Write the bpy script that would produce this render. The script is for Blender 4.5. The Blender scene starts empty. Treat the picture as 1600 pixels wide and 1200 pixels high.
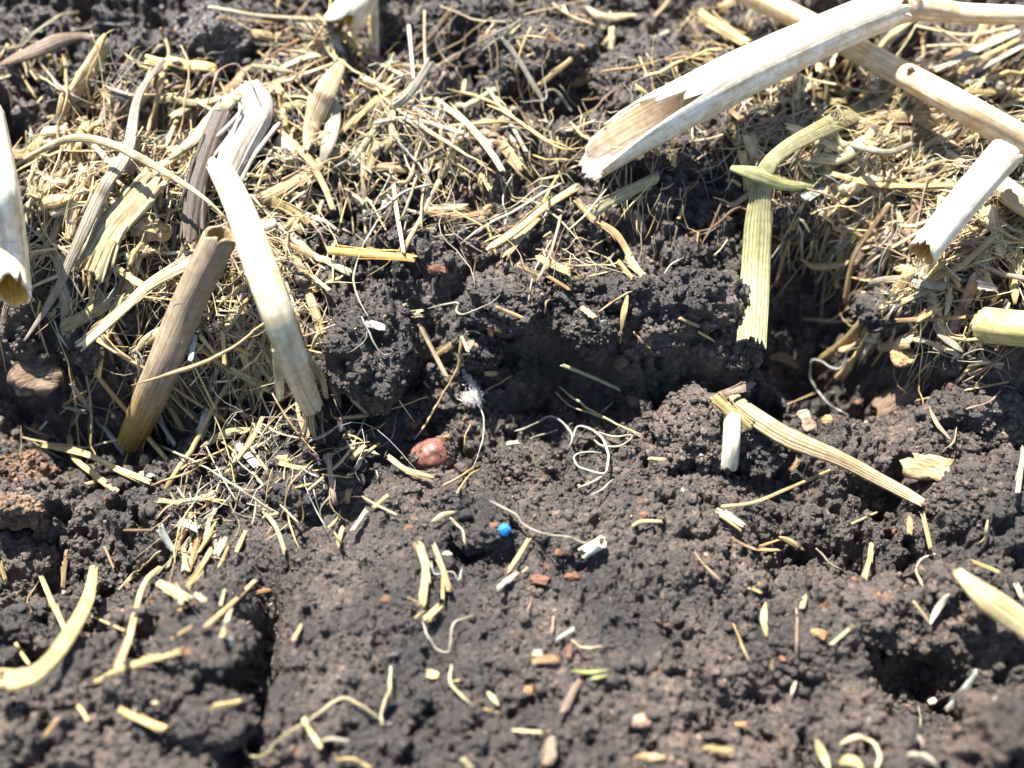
import bpy, math
import numpy as np
from mathutils import Vector

# ------------------------------------------------------------------ camera, sky, sun, exposure
sc = bpy.context.scene
MM = 0.001                                    # one millimetre; the photo spans about 20 cm of soil
TILT = math.radians(32); DIST = 0.2145; HFOV = math.radians(50)
CAM = np.array([0.0, -DIST*math.sin(TILT), DIST*math.cos(TILT)])
FWD = -CAM/np.linalg.norm(CAM); RIGHT = np.array([1.0, 0, 0]); UP = np.cross(RIGHT, FWD)
TH = math.tan(HFOV/2)
cd = bpy.data.cameras.new('camera'); cam = bpy.data.objects.new('camera', cd)
sc.collection.objects.link(cam); sc.camera = cam
cam.location = CAM; cam.rotation_euler = (TILT, 0, 0)
cd.sensor_width = 36; cd.lens = 18/TH; cd.clip_start = 0.005; cd.clip_end = 50
cd.dof.use_dof = True; cd.dof.focus_distance = 0.206; cd.dof.aperture_fstop = cd.lens/5.4

SUN_DIR = Vector((-0.30, 0.60, 1.0)).normalized()      # towards the sun
elev = math.asin(SUN_DIR.z); azim = math.atan2(SUN_DIR.x, SUN_DIR.y)
w = bpy.data.worlds.new('World'); sc.world = w; w.use_nodes = True
nt = w.node_tree; sky = nt.nodes.new('ShaderNodeTexSky'); sky.sky_type = 'NISHITA'
sky.sun_disc = False; sky.sun_elevation = elev; sky.sun_rotation = azim
bg = nt.nodes['Background']; bg.inputs['Strength'].default_value = 0.065
nt.links.new(sky.outputs[0], bg.inputs['Color'])
sl = bpy.data.lights.new('sun', 'SUN'); sl.energy = 5.0; sl.angle = math.radians(0.55); sl.color = (1.0, 0.955, 0.89)
so = bpy.data.objects.new('sun', sl); sc.collection.objects.link(so)
so.rotation_euler = SUN_DIR.to_track_quat('Z', 'Y').to_euler(); so.location = (-0.3, 0.6, 1)
sc.view_settings.view_transform = 'Standard'; sc.view_settings.look = 'None'
sc.view_settings.gamma = 1; sc.view_settings.exposure = 2.05
sc.cycles.max_bounces = 6; sc.cycles.diffuse_bounces = 3; sc.cycles.glossy_bounces = 2
sc.cycles.transmission_bounces = 3; sc.cycles.caustics_reflective = False; sc.cycles.caustics_refractive = False
sc.cycles.use_denoising = DENOISE = True

R = np.random.default_rng(7)

# ------------------------------------------------------------------ helpers
def rays(uv):
    uv = np.atleast_2d(np.asarray(uv, float))
    d = FWD + RIGHT*((uv[:, :1]-800)/800*TH) + UP*((600-uv[:, 1:2])/800*TH)
    return d                                   # not normalised: t is the distance along the view axis
def on_plane(u, v, z):                          # z in mm
    d = rays([[u, v]])[0]; t = (z*MM-CAM[2])/d[2]; return (CAM+d*t)[:2]
def vnoise(p, seed=0):                          # value noise, p (N,k) -> [-1,1]
    rg = np.random.default_rng(1000+seed); n = 64; k = p.shape[1]
    tab = rg.random((n,)*k)*2-1
    i = np.floor(p).astype(int); f = p-i; f = f*f*(3-2*f); i %= n; j = (i+1) % n
    out = 0
    for c in range(2**k):
        w_ = 1; idx = []
        for a in range(k):
            b = (c >> a) & 1
            w_ = w_*(f[:, a] if b else 1-f[:, a]); idx.append(j[:, a] if b else i[:, a])
        out = out+w_*tab[tuple(idx)]
    return out
def fbm(p, octs=4, seed=0, gain=.5):
    s = 0; a = 1
    for o in range(octs):
        s = s+a*vnoise(p*2**o+o*7.3, seed+o); a *= gain
    return s
def mesh_obj(name, V, F, mats, attrs=None, parent=None, smooth=True, fmat=None):
    me = bpy.data.meshes.new(name); V = np.asarray(V, np.float32)
    me.vertices.add(len(V)); me.vertices.foreach_set('co', V.ravel())
    Fs = F if isinstance(F, list) else [F]
    tot = sum(len(f) for f in Fs); lt = np.concatenate([np.full(len(f), f.shape[1]) for f in Fs])
    lv = np.concatenate([f.ravel() for f in Fs]).astype(np.int32)
    me.loops.add(len(lv)); me.polygons.add(tot)
    me.loops.foreach_set('vertex_index', lv)
    me.polygons.foreach_set('loop_start', np.concatenate([[0], np.cumsum(lt)[:-1]]).astype(np.int32))
    me.update(calc_edges=True)
    if smooth: me.polygons.foreach_set('use_smooth', np.ones(tot, bool))
    for m in mats if isinstance(mats, list) else [mats]: me.materials.append(m)
    if fmat is not None: me.polygons.foreach_set('material_index', fmat.astype(np.int32))
    for k, (ty, arr) in (attrs or {}).items():
        at = me.attributes.new(k, ty, 'POINT')
        at.data.foreach_set('color' if ty == 'FLOAT_COLOR' else 'vector', np.asarray(arr, np.float32).ravel())
    me.validate(); me.update()
    o = bpy.data.objects.new(name, me); sc.collection.objects.link(o)
    if parent: o.parent = parent
    return o
def tag(o, label=None, cat=None, group=None, kind=None):
    if label: o['label'] = label
    if cat: o['category'] = cat
    if group: o['group'] = group
    if kind: o['kind'] = kind
    return o
def recenter(root, objs, loc):                  # put the thing's origin at its base
    loc = Vector([float(a) for a in loc])
    for o in objs:
        if o.type == 'MESH':
            n = len(o.data.vertices); c = np.empty(n*3, np.float32); o.data.vertices.foreach_get('co', c)
            c = c.reshape(-1, 3)-np.array(loc, np.float32); o.data.vertices.foreach_set('co', c.ravel()); o.data.update()
    root.location = loc

# ------------------------------------------------------------------ materials
def nodes(name):
    m = bpy.data.materials.new(name); m.use_nodes = True; t = m.node_tree
    return m, t, t.nodes['Principled BSDF'], t.nodes['Material Output']
def N(t, ty, **kw):
    n = t.nodes.new(ty)
    for k, v in kw.items():
        if k in n.inputs: n.inputs[k].default_value = v
        else: setattr(n, k, v)
    return n
def ramp(t, src, stops):
    r = t.nodes.new('ShaderNodeValToRGB'); t.links.new(src, r.inputs[0]); e = r.color_ramp.elements
    while len(e) < len(stops): e.new(.5)
    for x, (p, c) in zip(e, stops): x.position = p; x.color = (*c, 1) if len(c) == 3 else c
    return r
def mul(t, a, b, fac=1, mode='MULTIPLY'):
    m = t.nodes.new('ShaderNodeMix'); m.data_type = 'RGBA'; m.blend_type = mode
    if hasattr(fac, 'links') or not isinstance(fac, (int, float)): t.links.new(fac, m.inputs[0])
    else: m.inputs[0].default_value = fac
    for s, i in ((a, 6), (b, 7)):
        if isinstance(s, tuple): m.inputs[i].default_value = (*s, 1)
        else: t.links.new(s, m.inputs[i])
    return m.outputs[2]
def bump(t, src, dist, strength=1, prev=None):
    b = N(t, 'ShaderNodeBump', Strength=strength, Distance=dist); t.links.new(src, b.inputs['Height'])
    if prev: t.links.new(prev, b.inputs['Normal'])
    return b.outputs[0]

def soil_material():
    m, t, p, o = nodes('crumbly_soil')
    at = N(t, 'ShaderNodeAttribute', attribute_name='Col')
    g = t.nodes.new('ShaderNodeNewGeometry').outputs['Position']
    v1 = N(t, 'ShaderNodeTexVoronoi', Scale=1100.0); t.links.new(g, v1.inputs['Vector'])
    sep = t.nodes.new('ShaderNodeSeparateColor'); t.links.new(v1.outputs['Color'], sep.inputs[0])
    r1 = ramp(t, sep.outputs[0], [(0, (.5, .5, .52)), (.5, (.92, .91, .9)), (.86, (1.3, 1.25, 1.2)), (.96, (1.8, 1.65, 1.5)), (1, (2.6, 2.3, 2.0))])
    n1 = N(t, 'ShaderNodeTexNoise', Scale=90.0, Detail=4.0); t.links.new(g, n1.inputs['Vector'])
    r2 = ramp(t, n1.outputs[0], [(.3, (.62, .63, .66)), (.7, (1.35, 1.3, 1.25))])
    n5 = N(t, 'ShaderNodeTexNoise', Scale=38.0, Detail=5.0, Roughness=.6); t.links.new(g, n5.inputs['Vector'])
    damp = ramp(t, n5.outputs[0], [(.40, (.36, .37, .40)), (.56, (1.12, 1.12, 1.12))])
    v2 = N(t, 'ShaderNodeTexVoronoi', Scale=420.0); t.links.new(g, v2.inputs['Vector'])
    sp = t.nodes.new('ShaderNodeSeparateColor'); t.links.new(v2.outputs['Color'], sp.inputs[0])
    orange = ramp(t, sp.outputs[1], [(.982, (0, 0, 0)), (.99, (1, 1, 1))])
    dd = ramp(t, v2.outputs['Distance'], [(.25, (1, 1, 1)), (.45, (0, 0, 0))])
    fm = mul(t, orange.outputs[0], dd.outputs[0])
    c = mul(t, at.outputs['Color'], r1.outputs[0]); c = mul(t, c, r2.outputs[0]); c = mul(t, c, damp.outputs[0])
    c = mul(t, c, (.20, .09, .04), fm, 'MIX')
    t.links.new(c, p.inputs['Base Color'])
    n2 = N(t, 'ShaderNodeTexNoise', Scale=2600.0, Detail=4.0, Roughness=.65); t.links.new(g, n2.inputs['Vector'])
    n3 = N(t, 'ShaderNodeTexNoise', Scale=900.0, Detail=3.0); t.links.new(g, n3.inputs['Vector'])
    b = bump(t, n3.outputs[0], .0010, 1.0); b = bump(t, n2.outputs[0], .0006, 1.0, b)
    t.links.new(b, p.inputs['Normal'])
    rr = ramp(t, n1.outputs[0], [(.35, (.30,)*3), (.65, (.62,)*3)]); t.links.new(rr.outputs[0], p.inputs['Roughness'])
    p.inputs['Specular IOR Level'].default_value = .75
    return m
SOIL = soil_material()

def straw_material(name, trans=.18, rough=.5, stretch=(.10, 6.5), contrast=.66, specks=True, bumpd=.00018, spec=.35, cracks=False, ribs=0):
    m, t, p, o = nodes(name)
    at = N(t, 'ShaderNodeAttribute', attribute_name='Col'); st = N(t, 'ShaderNodeAttribute', attribute_name='strand')
    mp = N(t, 'ShaderNodeMapping'); mp.inputs['Scale'].default_value = (stretch[0], stretch[1], 1)
    t.links.new(st.outputs['Vector'], mp.inputs[0])
    n1 = N(t, 'ShaderNodeTexNoise', Scale=1.0, Detail=5.0, Roughness=.65); t.links.new(mp.outputs[0], n1.inputs['Vector'])
    lo = 1-contrast
    r1 = ramp(t, n1.outputs[0], [(.33, (lo, lo*.93, lo*.82)), (.5, (1, 1, 1)), (.68, (1.28, 1.28, 1.27))])
    c = mul(t, at.outputs['Color'], r1.outputs[0])
    n4 = N(t, 'ShaderNodeTexNoise', Scale=.55, Detail=3.0); t.links.new(st.outputs['Vector'], n4.inputs['Vector'])
    r4 = ramp(t, n4.outputs[0], [(.35, (.78, .70, .58)), (.6, (1.05, 1.05, 1.05))]); c = mul(t, c, r4.outputs[0], .8)
    if specks:
        n2 = N(t, 'ShaderNodeTexNoise', Scale=2.4, Detail=3.0, Roughness=.7); t.links.new(st.outputs['Vector'], n2.inputs['Vector'])
        r2 = ramp(t, n2.outputs[0], [(.64, (0, 0, 0)), (.71, (.85, .85, .85))])
        c = mul(t, c, (.09, .06, .04), r2.outputs[0], 'MIX')
    if ribs:
        sx = t.nodes.new('ShaderNodeSeparateXYZ'); t.links.new(st.outputs['Vector'], sx.inputs[0])
        nz = N(t, 'ShaderNodeTexNoise', Scale=.3, Detail=2.0); t.links.new(st.outputs['Vector'], nz.inputs['Vector'])
        a1 = N(t, 'ShaderNodeMath', operation='MULTIPLY_ADD'); t.links.new(nz.outputs[0], a1.inputs[0]); a1.inputs[1].default_value = .5; t.links.new(sx.outputs[1], a1.inputs[2])
        a2 = N(t, 'ShaderNodeMath', operation='MULTIPLY'); t.links.new(a1.outputs[0], a2.inputs[0]); a2.inputs[1].default_value = ribs
        a3 = N(t, 'ShaderNodeMath', operation='SINE'); t.links.new(a2.outputs[0], a3.inputs[0])
        rb = ramp(t, a3.outputs[0], [(0, (1, 1, 1)), (.45, (1, 1, 1)), (.9, (.42, .36, .27))]); c = mul(t, c, rb.outputs[0])
    if cracks:
        m2 = N(t, 'ShaderNodeMapping'); m2.inputs['Scale'].default_value = (.06, 1.1, 1); t.links.new(st.outputs['Vector'], m2.inputs[0])
        n6 = N(t, 'ShaderNodeTexNoise', Scale=1.0, Detail=6.0, Roughness=.75); t.links.new(m2.outputs[0], n6.inputs['Vector'])
        r6 = ramp(t, n6.outputs[0], [(.54, (0, 0, 0)), (.64, (.8, .8, .8)), (.72, (.2, .2, .2))]); c = mul(t, c, (.40, .33, .24), r6.outputs[0], 'MIX')
        n7 = N(t, 'ShaderNodeTexNoise', Scale=.22, Detail=4.0, Roughness=.7); t.links.new(st.outputs['Vector'], n7.inputs['Vector'])
        r7 = ramp(t, n7.outputs[0], [(.40, (.88, .79, .64)), (.58, (1.03, 1.03, 1.03))]); c = mul(t, c, r7.outputs[0])
    t.links.new(c, p.inputs['Base Color']); p.inputs['Roughness'].default_value = rough
    p.inputs['Specular IOR Level'].default_value = spec
    b = bump(t, n1.outputs[0], bumpd, .9); t.links.new(b, p.inputs['Normal'])
    tr = t.nodes.new('ShaderNodeBsdfTranslucent'); t.links.new(c, tr.inputs[0]); t.links.new(b, tr.inputs['Normal'])
    mx = t.nodes.new('ShaderNodeMixShader'); mx.inputs[0].default_value = trans
    t.links.new(p.outputs[0], mx.inputs[1]); t.links.new(tr.outputs[0], mx.inputs[2]); t.links.new(mx.outputs[0], o.inputs[0])
    return m
STRAW = straw_material('dry_straw')
STALK = straw_material('stalk_skin', .08, .42, (.035, 2.6), .30, True, .00018, .45, True)
LINING = straw_material('stalk_lining', .15, .7, (.05, 2.0), .35, False)
RIBBED = straw_material('ribbed_leaf', .15, .5, (.02, 3.5), .45, False, .0003, ribs=11.5)
BARK = straw_material('bark', .0, .75, (.5, 2.2), .65, True, .0006, .25)
FIBRE = straw_material('root_fibre', .22, .55, (.3, 3.0), .3, False)

# ------------------------------------------------------------------ terrain
def broad_z(v): return np.interp(v, [-200, 0, 300, 420, 540, 612, 720, 850, 1200, 1400], [22, 20, 16, 12, 8.5, -1, -2.5, 0, 3, 4])
_v = np.arange(-600, 1700, 10); _y = np.array([on_plane(800, v, broad_z(v))[1] for v in _v]); _z = broad_z(_v)
_o = np.argsort(_y); _y = _y[_o]; _z = _z[_o]
def feat(u, v, z=None): return on_plane(u, v, broad_z(v) if z is None else z)
PX = 0.000125
BUMPS = [ # u, v, ru, rv (px), height mm, surface height used for placing
 (800,690,130,60,-5,-3),(830,640,90,50,-3,-3),(960,600,60,30,-4,0),(1060,585,50,26,-3,2),(700,560,90,40,-3,3),(800,560,60,40,-4,4),(1275,470,100,115,-24,3),(1300,570,80,55,-7,-3),(1215,570,70,40,-6,0),(850,560,40,40,-5,3),
 (60,655,130,75,-13,0),(40,215,75,32,-9,14),(250,230,45,25,-6,14),(388,1050,24,115,-13,2),(110,870,140,60,-12,0),(230,640,60,40,-6,2),(430,985,20,60,-3,1),
 (1500,1075,75,60,-15,3),(1430,1050,40,90,-5,2),(1240,745,80,50,-7,0),(1340,850,130,40,-12,0),(1420,760,70,40,-8,1),(1230,920,45,40,-4,0),(1400,740,60,40,-6,2),
 (1500,800,170,90,3,3),(1540,1150,110,80,5,6),(1480,970,150,60,4,5),(1180,1100,60,40,-3,2),(1090,960,50,40,-2,0),
 (300,1030,110,90,4,4),(60,1090,110,80,3,5),(470,740,60,40,3,-2),(640,700,30,30,-2,-4),(720,860,20,16,-4,0),(775,870,36,18,-3,0),
 (880,640,70,70,-3,-6),(650,600,60,60,-2,0),(750,120,80,20,-5,16),(720,330,120,60,-2,14),(880,180,70,22,-5,16),(930,400,120,30,-3,12),
 (200,130,120,70,3,18),(1100,250,90,60,-2,16),(1400,560,90,60,-4,4),(1330,160,60,50,-4,16),(680,500,60,55,-4,6),(560,330,80,25,-4,15),
 (560,1060,160,60,-1.5,2),(640,880,160,80,1,0),(900,1000,200,100,-.8,2)]
def terrain(x, y):                              # metres -> height in mm, without the fine grains
    q = np.stack([x, y], 1)/MM
    z = np.interp(y+(fbm(q/13, 2, 131)*4.6+fbm(q/5, 2, 133)*1.6)*MM, _y, _z)
    rel = np.clip((y/MM+12)/45, .45, 1.25)+.8*np.clip((np.abs(x/MM+4)-42)/30, 0, 1)
    z = z+fbm(q/26, 3, 11)*1.9+fbm(q/8, 3, 21)*2.5*rel*(1-.7*np.exp(-(((x/MM+12)/42)**4+((y/MM+42)/24)**4)))
    lump = np.abs(fbm(q/6.5, 3, 31)); top = np.clip((y/MM+5)/40, 0, 1)
    z = z+(.7-lump)*(1.5+3.2*top)
    slab = np.exp(-(((x/MM+12)/42)**4+((y/MM+42)/24)**4)); z0 = z
    pit = np.clip(fbm(q/3.2, 2, 71)-.35, 0, .6)+.8*np.clip(fbm(q/7, 2, 75)-.45, 0, .6)
    z = z-pit*(4.5+2.0*rel)*(1-.65*slab)
    for u, v, ru, rv, h, zz in BUMPS:
        c = feat(u, v, zz); ax = ru*PX; ay = rv*PX/math.cos(TILT)
        d = ((x-c[0])/ax)**2+((y-c[1])/ay)**2
        z = z+h*np.exp(-d**1.4*.9)
    return z
CORE = (-.150, .150, -.100, .165); STEP = .00021
cx = np.arange(CORE[0], CORE[1], STEP); cy = np.arange(CORE[2], CORE[3], STEP)
def stretch(c, far=2.0):                        # the sheet runs on past the picture with wider and wider cells
    out = [c]; s = STEP; lo = []; hi = []; a = c[0]; b = c[-1]
    while b < far: s *= 1.18; a -= s; b += s; lo.append(a); hi.append(b)
    return np.concatenate([lo[::-1], c, hi]), len(lo)
xs, ox = stretch(cx); ys, oy = stretch(cy)
XX, YY = np.meshgrid(xs, ys)
ZB = np.zeros_like(XX)
for i in range(0, len(ys), 200):
    ZB[i:i+200] = terrain(XX[i:i+200].ravel(), YY[i:i+200].ravel()).reshape(-1, len(xs))
core = ZB[oy:oy+len(cy), ox:ox+len(cx)].copy()
H = core.copy()
def splat(H, n, r0, r1, a, bury, seed, flat=1.0, base=None):
    g = np.random.default_rng(seed); ny, nx = H.shape
    r = r0*(1-g.random(n)*(1-(r0/r1)**a))**(-1/a)     # power law radii, mm
    px = g.random(n)*(nx-1); py = g.random(n)*(ny-1); ang = g.random(n)*3.14; el = .65+.35*g.random(n)
    src = base if base is not None else H
    for i in range(n):
        k = int(r[i]*MM/STEP)+1; x0 = int(px[i]); y0 = int(py[i])
        xa, xb, ya, yb = max(0, x0-k), min(nx, x0+k+1), max(0, y0-k), min(ny, y0+k+1)
        dx = (np.arange(xa, xb)-px[i])*STEP/MM; dy = ((np.arange(ya, yb)-py[i])*STEP/MM)[:, None]
        c_, s_ = math.cos(ang[i]), math.sin(ang[i])
        d2 = (dx*c_+dy*s_)**2+((-dx*s_+dy*c_)/el[i])**2
        zz = src[y0, x0]-r[i]*bury+np.sqrt(np.clip(r[i]**2-d2, 0, None))*flat
        w_ = H[ya:yb, xa:xb]; np.copyto(w_, np.where((d2 < r[i]**2) & (zz > w_), zz, w_))
splat(H, 900, 1.8, 4.5, 2.0, .45, 3, .8)
H += (np.abs(fbm(np.stack(np.meshgrid(cx, cy), -1).reshape(-1, 2)/(1.6*MM), 3, 51)).reshape(H.shape)*-.9)
splat(H, 14000, .5, 1.7, 2.2, .35, 4, .9)
splat(H, 90000, .24, .8, 1.9, .15, 5, 1.05)
SL = np.exp(-(((cx/MM+12)/44)**4+((cy[:, None]/MM+42)/26)**4)); H = core+(H-core)*(1-.5*SL)
GG = np.stack(np.meshgrid(cx, cy), -1).reshape(-1, 2)/MM
H += (fbm(GG/.55, 2, 61).reshape(H.shape)*.15)
full = ZB.copy(); full[oy:oy+len(cy), ox:ox+len(cx)] = H
nx, ny = len(xs), len(ys)
V = np.stack([XX.ravel(), YY.ravel(), full.ravel()*MM], 1)
ii = (np.arange(ny-1)[:, None]*nx+np.arange(nx-1)).ravel()
F = np.stack([ii, ii+1, ii+nx+1, ii+nx], 1)
SC = np.array([.064, .049, .0395])
col = np.ones((len(V), 4)); col[:, :3] = SC
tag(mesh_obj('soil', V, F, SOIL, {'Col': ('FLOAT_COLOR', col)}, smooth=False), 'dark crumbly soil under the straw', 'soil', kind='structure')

# surface that things are laid on (coarse terrain plus the clods added below)
HIT = core+.5
def bil(A, x, y):
    fx = np.clip((x-CORE[0])/STEP, 0, A.shape[1]-1.01); fy = np.clip((y-CORE[2])/STEP, 0, A.shape[0]-1.01)
    i = fx.astype(int); j = fy.astype(int); a = fx-i; b = fy-j
    return (A[j, i]*(1-a)+A[j, i+1]*a)*(1-b)+(A[j+1, i]*(1-a)+A[j+1, i+1]*a)*b
def hit(uv):
    d = rays(uv); n = len(d); ts = np.linspace(.13, .34, 420); out = np.full(n, .3); done = np.zeros(n, bool); prev = None
    for t in ts:
        p = CAM+d*t; g = p[:, 2]/MM-bil(HIT, p[:, 0], p[:, 1])
        if prev is not None:
            k = (g <= 0) & ~done
            out[k] = (t-(ts[1]-ts[0])*(-g[k])/(prev[k]-g[k]+1e-9)); done |= k
        prev = g
        if done.all(): break
    return out

# ------------------------------------------------------------------ lumps and crumbs
def ico(sub):
    import bmesh
    bm = bmesh.new(); bmesh.ops.create_icosphere(bm, subdivisions=sub, radius=1)
    v = np.array([a.co[:] for a in bm.verts]); f = np.array([[q.index for q in a.verts] for a in bm.faces]); bm.free()
    return v, f
ICO = {k: ico(k) for k in (1, 2, 3, 5, 6)}
def variants(sub, n, amp, seed):
    v, f = ICO[sub]; out = []
    for i in range(n):
        s = 1+amp*fbm(v*1.3+i*5.1+50, 2, seed)[:, None]; sc_ = np.array([1, .75+.25*R.random(), .6+.3*R.random()])
        out.append(v*s*sc_)
    return np.array(out), f
VAR1 = variants(2, 14, .45, 60); VAR0 = variants(1, 14, .35, 70)
def randrot(n, g):
    q = g.normal(size=(n, 4)); q /= np.linalg.norm(q, axis=1)[:, None]; a, b, c, d = q.T
    return np.stack([1-2*(c*c+d*d), 2*(b*c-a*d), 2*(b*d+a*c), 2*(b*c+a*d), 1-2*(b*b+d*d), 2*(c*d-a*b),
                     2*(b*d-a*c), 2*(c*d+a*b), 1-2*(b*b+c*c)], 1).reshape(n, 3, 3)
def crumb_cols(n, g, base=SC):
    k = np.exp(g.normal(0, .22, n)); c = base[None]*k[:, None]
    q = g.random(n)
    c[q < .03] = (.20, .14, .10); c[q < .006] = (.22, .10, .045); c[q > .994] = (.30, .28, .25)
    return c
def crumbs(pos, rad, g, var, cols=None):         # pos metres, rad metres
    vs, f = var; n = len(pos); m = vs.shape[1]
    M_ = randrot(n, g); which = g.integers(0, len(vs), n)
    P = np.einsum('nij,nmj->nmi', M_, vs[which])*rad[:, None, None]+pos[:, None]
    Fc = (f[None]+np.arange(n)[:, None, None]*m).reshape(-1, 3)
    C = crumb_cols(n, g) if cols is None else cols
    C = np.repeat(C, m, 0)
    return P.reshape(-1, 3), Fc, C
def stack(parts):
    V, F, C, o = [], [], [], 0
    for v, f, c in parts: V.append(v); F.append(f+o); C.append(c); o += len(v)
    return np.concatenate(V), np.concatenate(F), np.concatenate(C)
def with_alpha(C): return np.concatenate([C, np.ones((len(C), 1))], 1)

def clod(u, v, ru, rv, rz, lift, label, base=SC, rough=1.0, name='soil_clod', cat='clod', grp='clods of crumbly soil', fine=1.0):
    """a lump of soil: noisy body, crumbs stuck on all over it"""
    g = np.random.default_rng(int(u*7+v)); t = hit([[u, v]])[0]; P = CAM+rays([[u, v]])[0]*t
    k = t/DIST
    ax, ay, az = ru*PX*k, rv*PX*k*1.05, rz*MM
    c = np.array([P[0], P[1], P[2]-az*.35+lift*MM])
    vv, ff = ICO[5]; s0 = g.random(3)*40
    def surf(d):
        q = d*1.0; s = 1+rough*(.30*fbm(q*1.6+s0, 2, 80)+.13*fbm(q*4+s0, 3, 90)+.16*(.5-np.abs(fbm(q*4.5+s0, 2, 95))))
        return q*s[:, None]*np.array([ax, ay, az])+c
    body = surf(vv); parts = [(body, ff, np.repeat(base[None]*1.0, len(body), 0))]
    area = (ax*ay+ax*az+ay*az)*4.2/MM**2; n = int(area*1.5*fine)
    d = g.normal(size=(n, 3)); d[:, 2] = np.abs(d[:, 2])*1.0-.35*(g.random(n)); d /= np.linalg.norm(d, axis=1)[:, None]
    r = (.21*(1-g.random(n)*.965)**(-.5))*MM; r = np.clip(r, 0, 1.2*MM)
    parts.append(crumbs(surf(d), r, g, VAR1, crumb_cols(n, g, base)))
    V, F, C = stack(parts)
    o = mesh_obj(name, V, F, SOIL, {'Col': ('FLOAT_COLOR', with_alpha(C))}, smooth=False); recenter(o, [o], (c[0], c[1], c[2]-az*.5))
    tag(o, label, cat, grp)
    # lay later things on top of it
    gx = np.clip(((cx-c[0])/ax), -9, 9); gy = ((cy-c[1])/ay)[:, None]; d2 = gx**2+gy**2
    zz = (c[2]+az*np.sqrt(np.clip(1-d2, 0, None)))/MM+.4
    np.copyto(HIT, np.where((d2 < .97) & (zz > HIT), zz, HIT))
    return o
BR = np.array([.085, .060, .045]); GR = np.array([.095, .088, .082])
for a in [
 (335,62,58,62,8,2,'round grey brown clod near the top left corner',GR),
 (835,88,105,72,9,1,'large dark clod at the top centre under the thin grey fibre'),
 (660,213,62,50,7,1,'grey rounded clod with a white root thread on it',GR*.8),
 (455,135,60,34,6,2,'dark clod left of the large pale pointed husk'),
 (720,35,80,42,7,0,'dark clod at the top edge right of the upturned white stalk'),
 (1010,110,70,60,6,0,'dark clod above the tip of the big white stalk'),
 (190,140,80,52,6,0,'dark clod under the pinkish brown leaf blade'),
 (575,520,72,90,9,0,'left crumbly clod under the yellow orange straw'),
 (975,482,100,50,7,2.5,'overhanging clod jutting out over the pit'),
 (1085,476,75,46,7,2.5,'right end of the overhanging ledge, a clod above the dark gap'),
 (705,592,46,62,6,1,'middle clod holding the leaning pale straw'),
 (825,745,50,48,5,1,'pit floor clod beside the white root loop'),
 (1090,672,72,70,7,1,'rounded clod left of the knot of the ribbed leaf'),
 (800,470,60,45,5,1,'crumbly clod on the back wall of the pit'),
 (150,520,60,50,6,0,'dark clod left of the brown stalk'),
 (480,765,66,36,4,0,'crumbly clod lower left of the seed'),
 (925,515,44,36,5,1.5,'crumbly clod at the left corner of the overhanging ledge'),
 (1035,520,46,30,5,1,'crumbly clod hanging from the middle of the overhanging ledge'),
 (1150,535,38,42,5,1,'crumbly clod at the dark gap left of the hanging green leaf'),
 (640,640,40,24,3,0,'small clod above the red seed'),
 (900,440,60,26,5,1,'crumbly clod on top of the overhanging ledge under the orange straw'),
 (745,540,34,30,4,0,'crumbly clod on the shaded wall right of the middle clod'),
 (1180,700,46,34,4,0,'dark clod right of the white stub stalk'),
 (320,1015,68,52,5,1,'smooth clod beside the shadowed crevice'),
 (235,1075,60,38,4,0,'low clod left of the smooth clod by the crevice'),
 (330,1120,66,42,5,1,'clod below the yellow stub at the lower left'),
 (1250,335,56,44,5,2,'tan brown clod right of the tall green leaf',BR),
 (905,325,50,40,4,0,'small clod under the tip of the big white stalk'),
 (1100,340,60,46,5,0,'dark clod left of the tall green leaf'),
 (28,740,52,30,5,1,'orange brown clod at the left edge, upper of two',np.array([.17,.10,.055])),
 (20,800,46,22,4,1,'orange brown clod at the left edge, lower of two',np.array([.15,.10,.06])),
 (1530,770,70,50,5,0,'clod at the right edge beside the tan bark chip'),
 (1530,640,80,46,5,0,'clod at the right edge right of the large bark chip'),
 (1360,960,90,44,5,0,'broad clod in the right foreground left of the V of straw'),
 (1490,985,90,44,5,1,'broad clod below the pale yellow stem at right'),
 (1570,1150,80,62,9,5,'blurred pale brown clod in the bottom right corner',BR*.9),
 (1420,1130,46,40,4,0,'dark clod left of the lower right hole'),
 (740,840,30,22,2.5,0,'small clod left of the blue pellet'),
 (700,783,34,24,2.5,0,'small clod below the tan brown husk strip'),
 (1250,1010,60,40,3,0,'low clod left of the lower right hole'),
 (60,1100,80,50,5,0,'blurred clod in the bottom left corner'),
 (1400,480,50,36,4,0,'clod at the right rim of the dark hole'),
 (1480,700,46,30,4,0,'small dark clod between the two bark chips'),
 (980,760,46,30,3,0,'low clod right of the pit floor clod'),
 (620,330,50,34,4,0,'dark clod above the yellow orange straw'),
 (760,365,56,34,4,0,'dark clod in the straw above the pit'),
 ]:
    base = a[7] if len(a) > 7 else SC
    clod(*a[:7], base=base)

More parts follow.
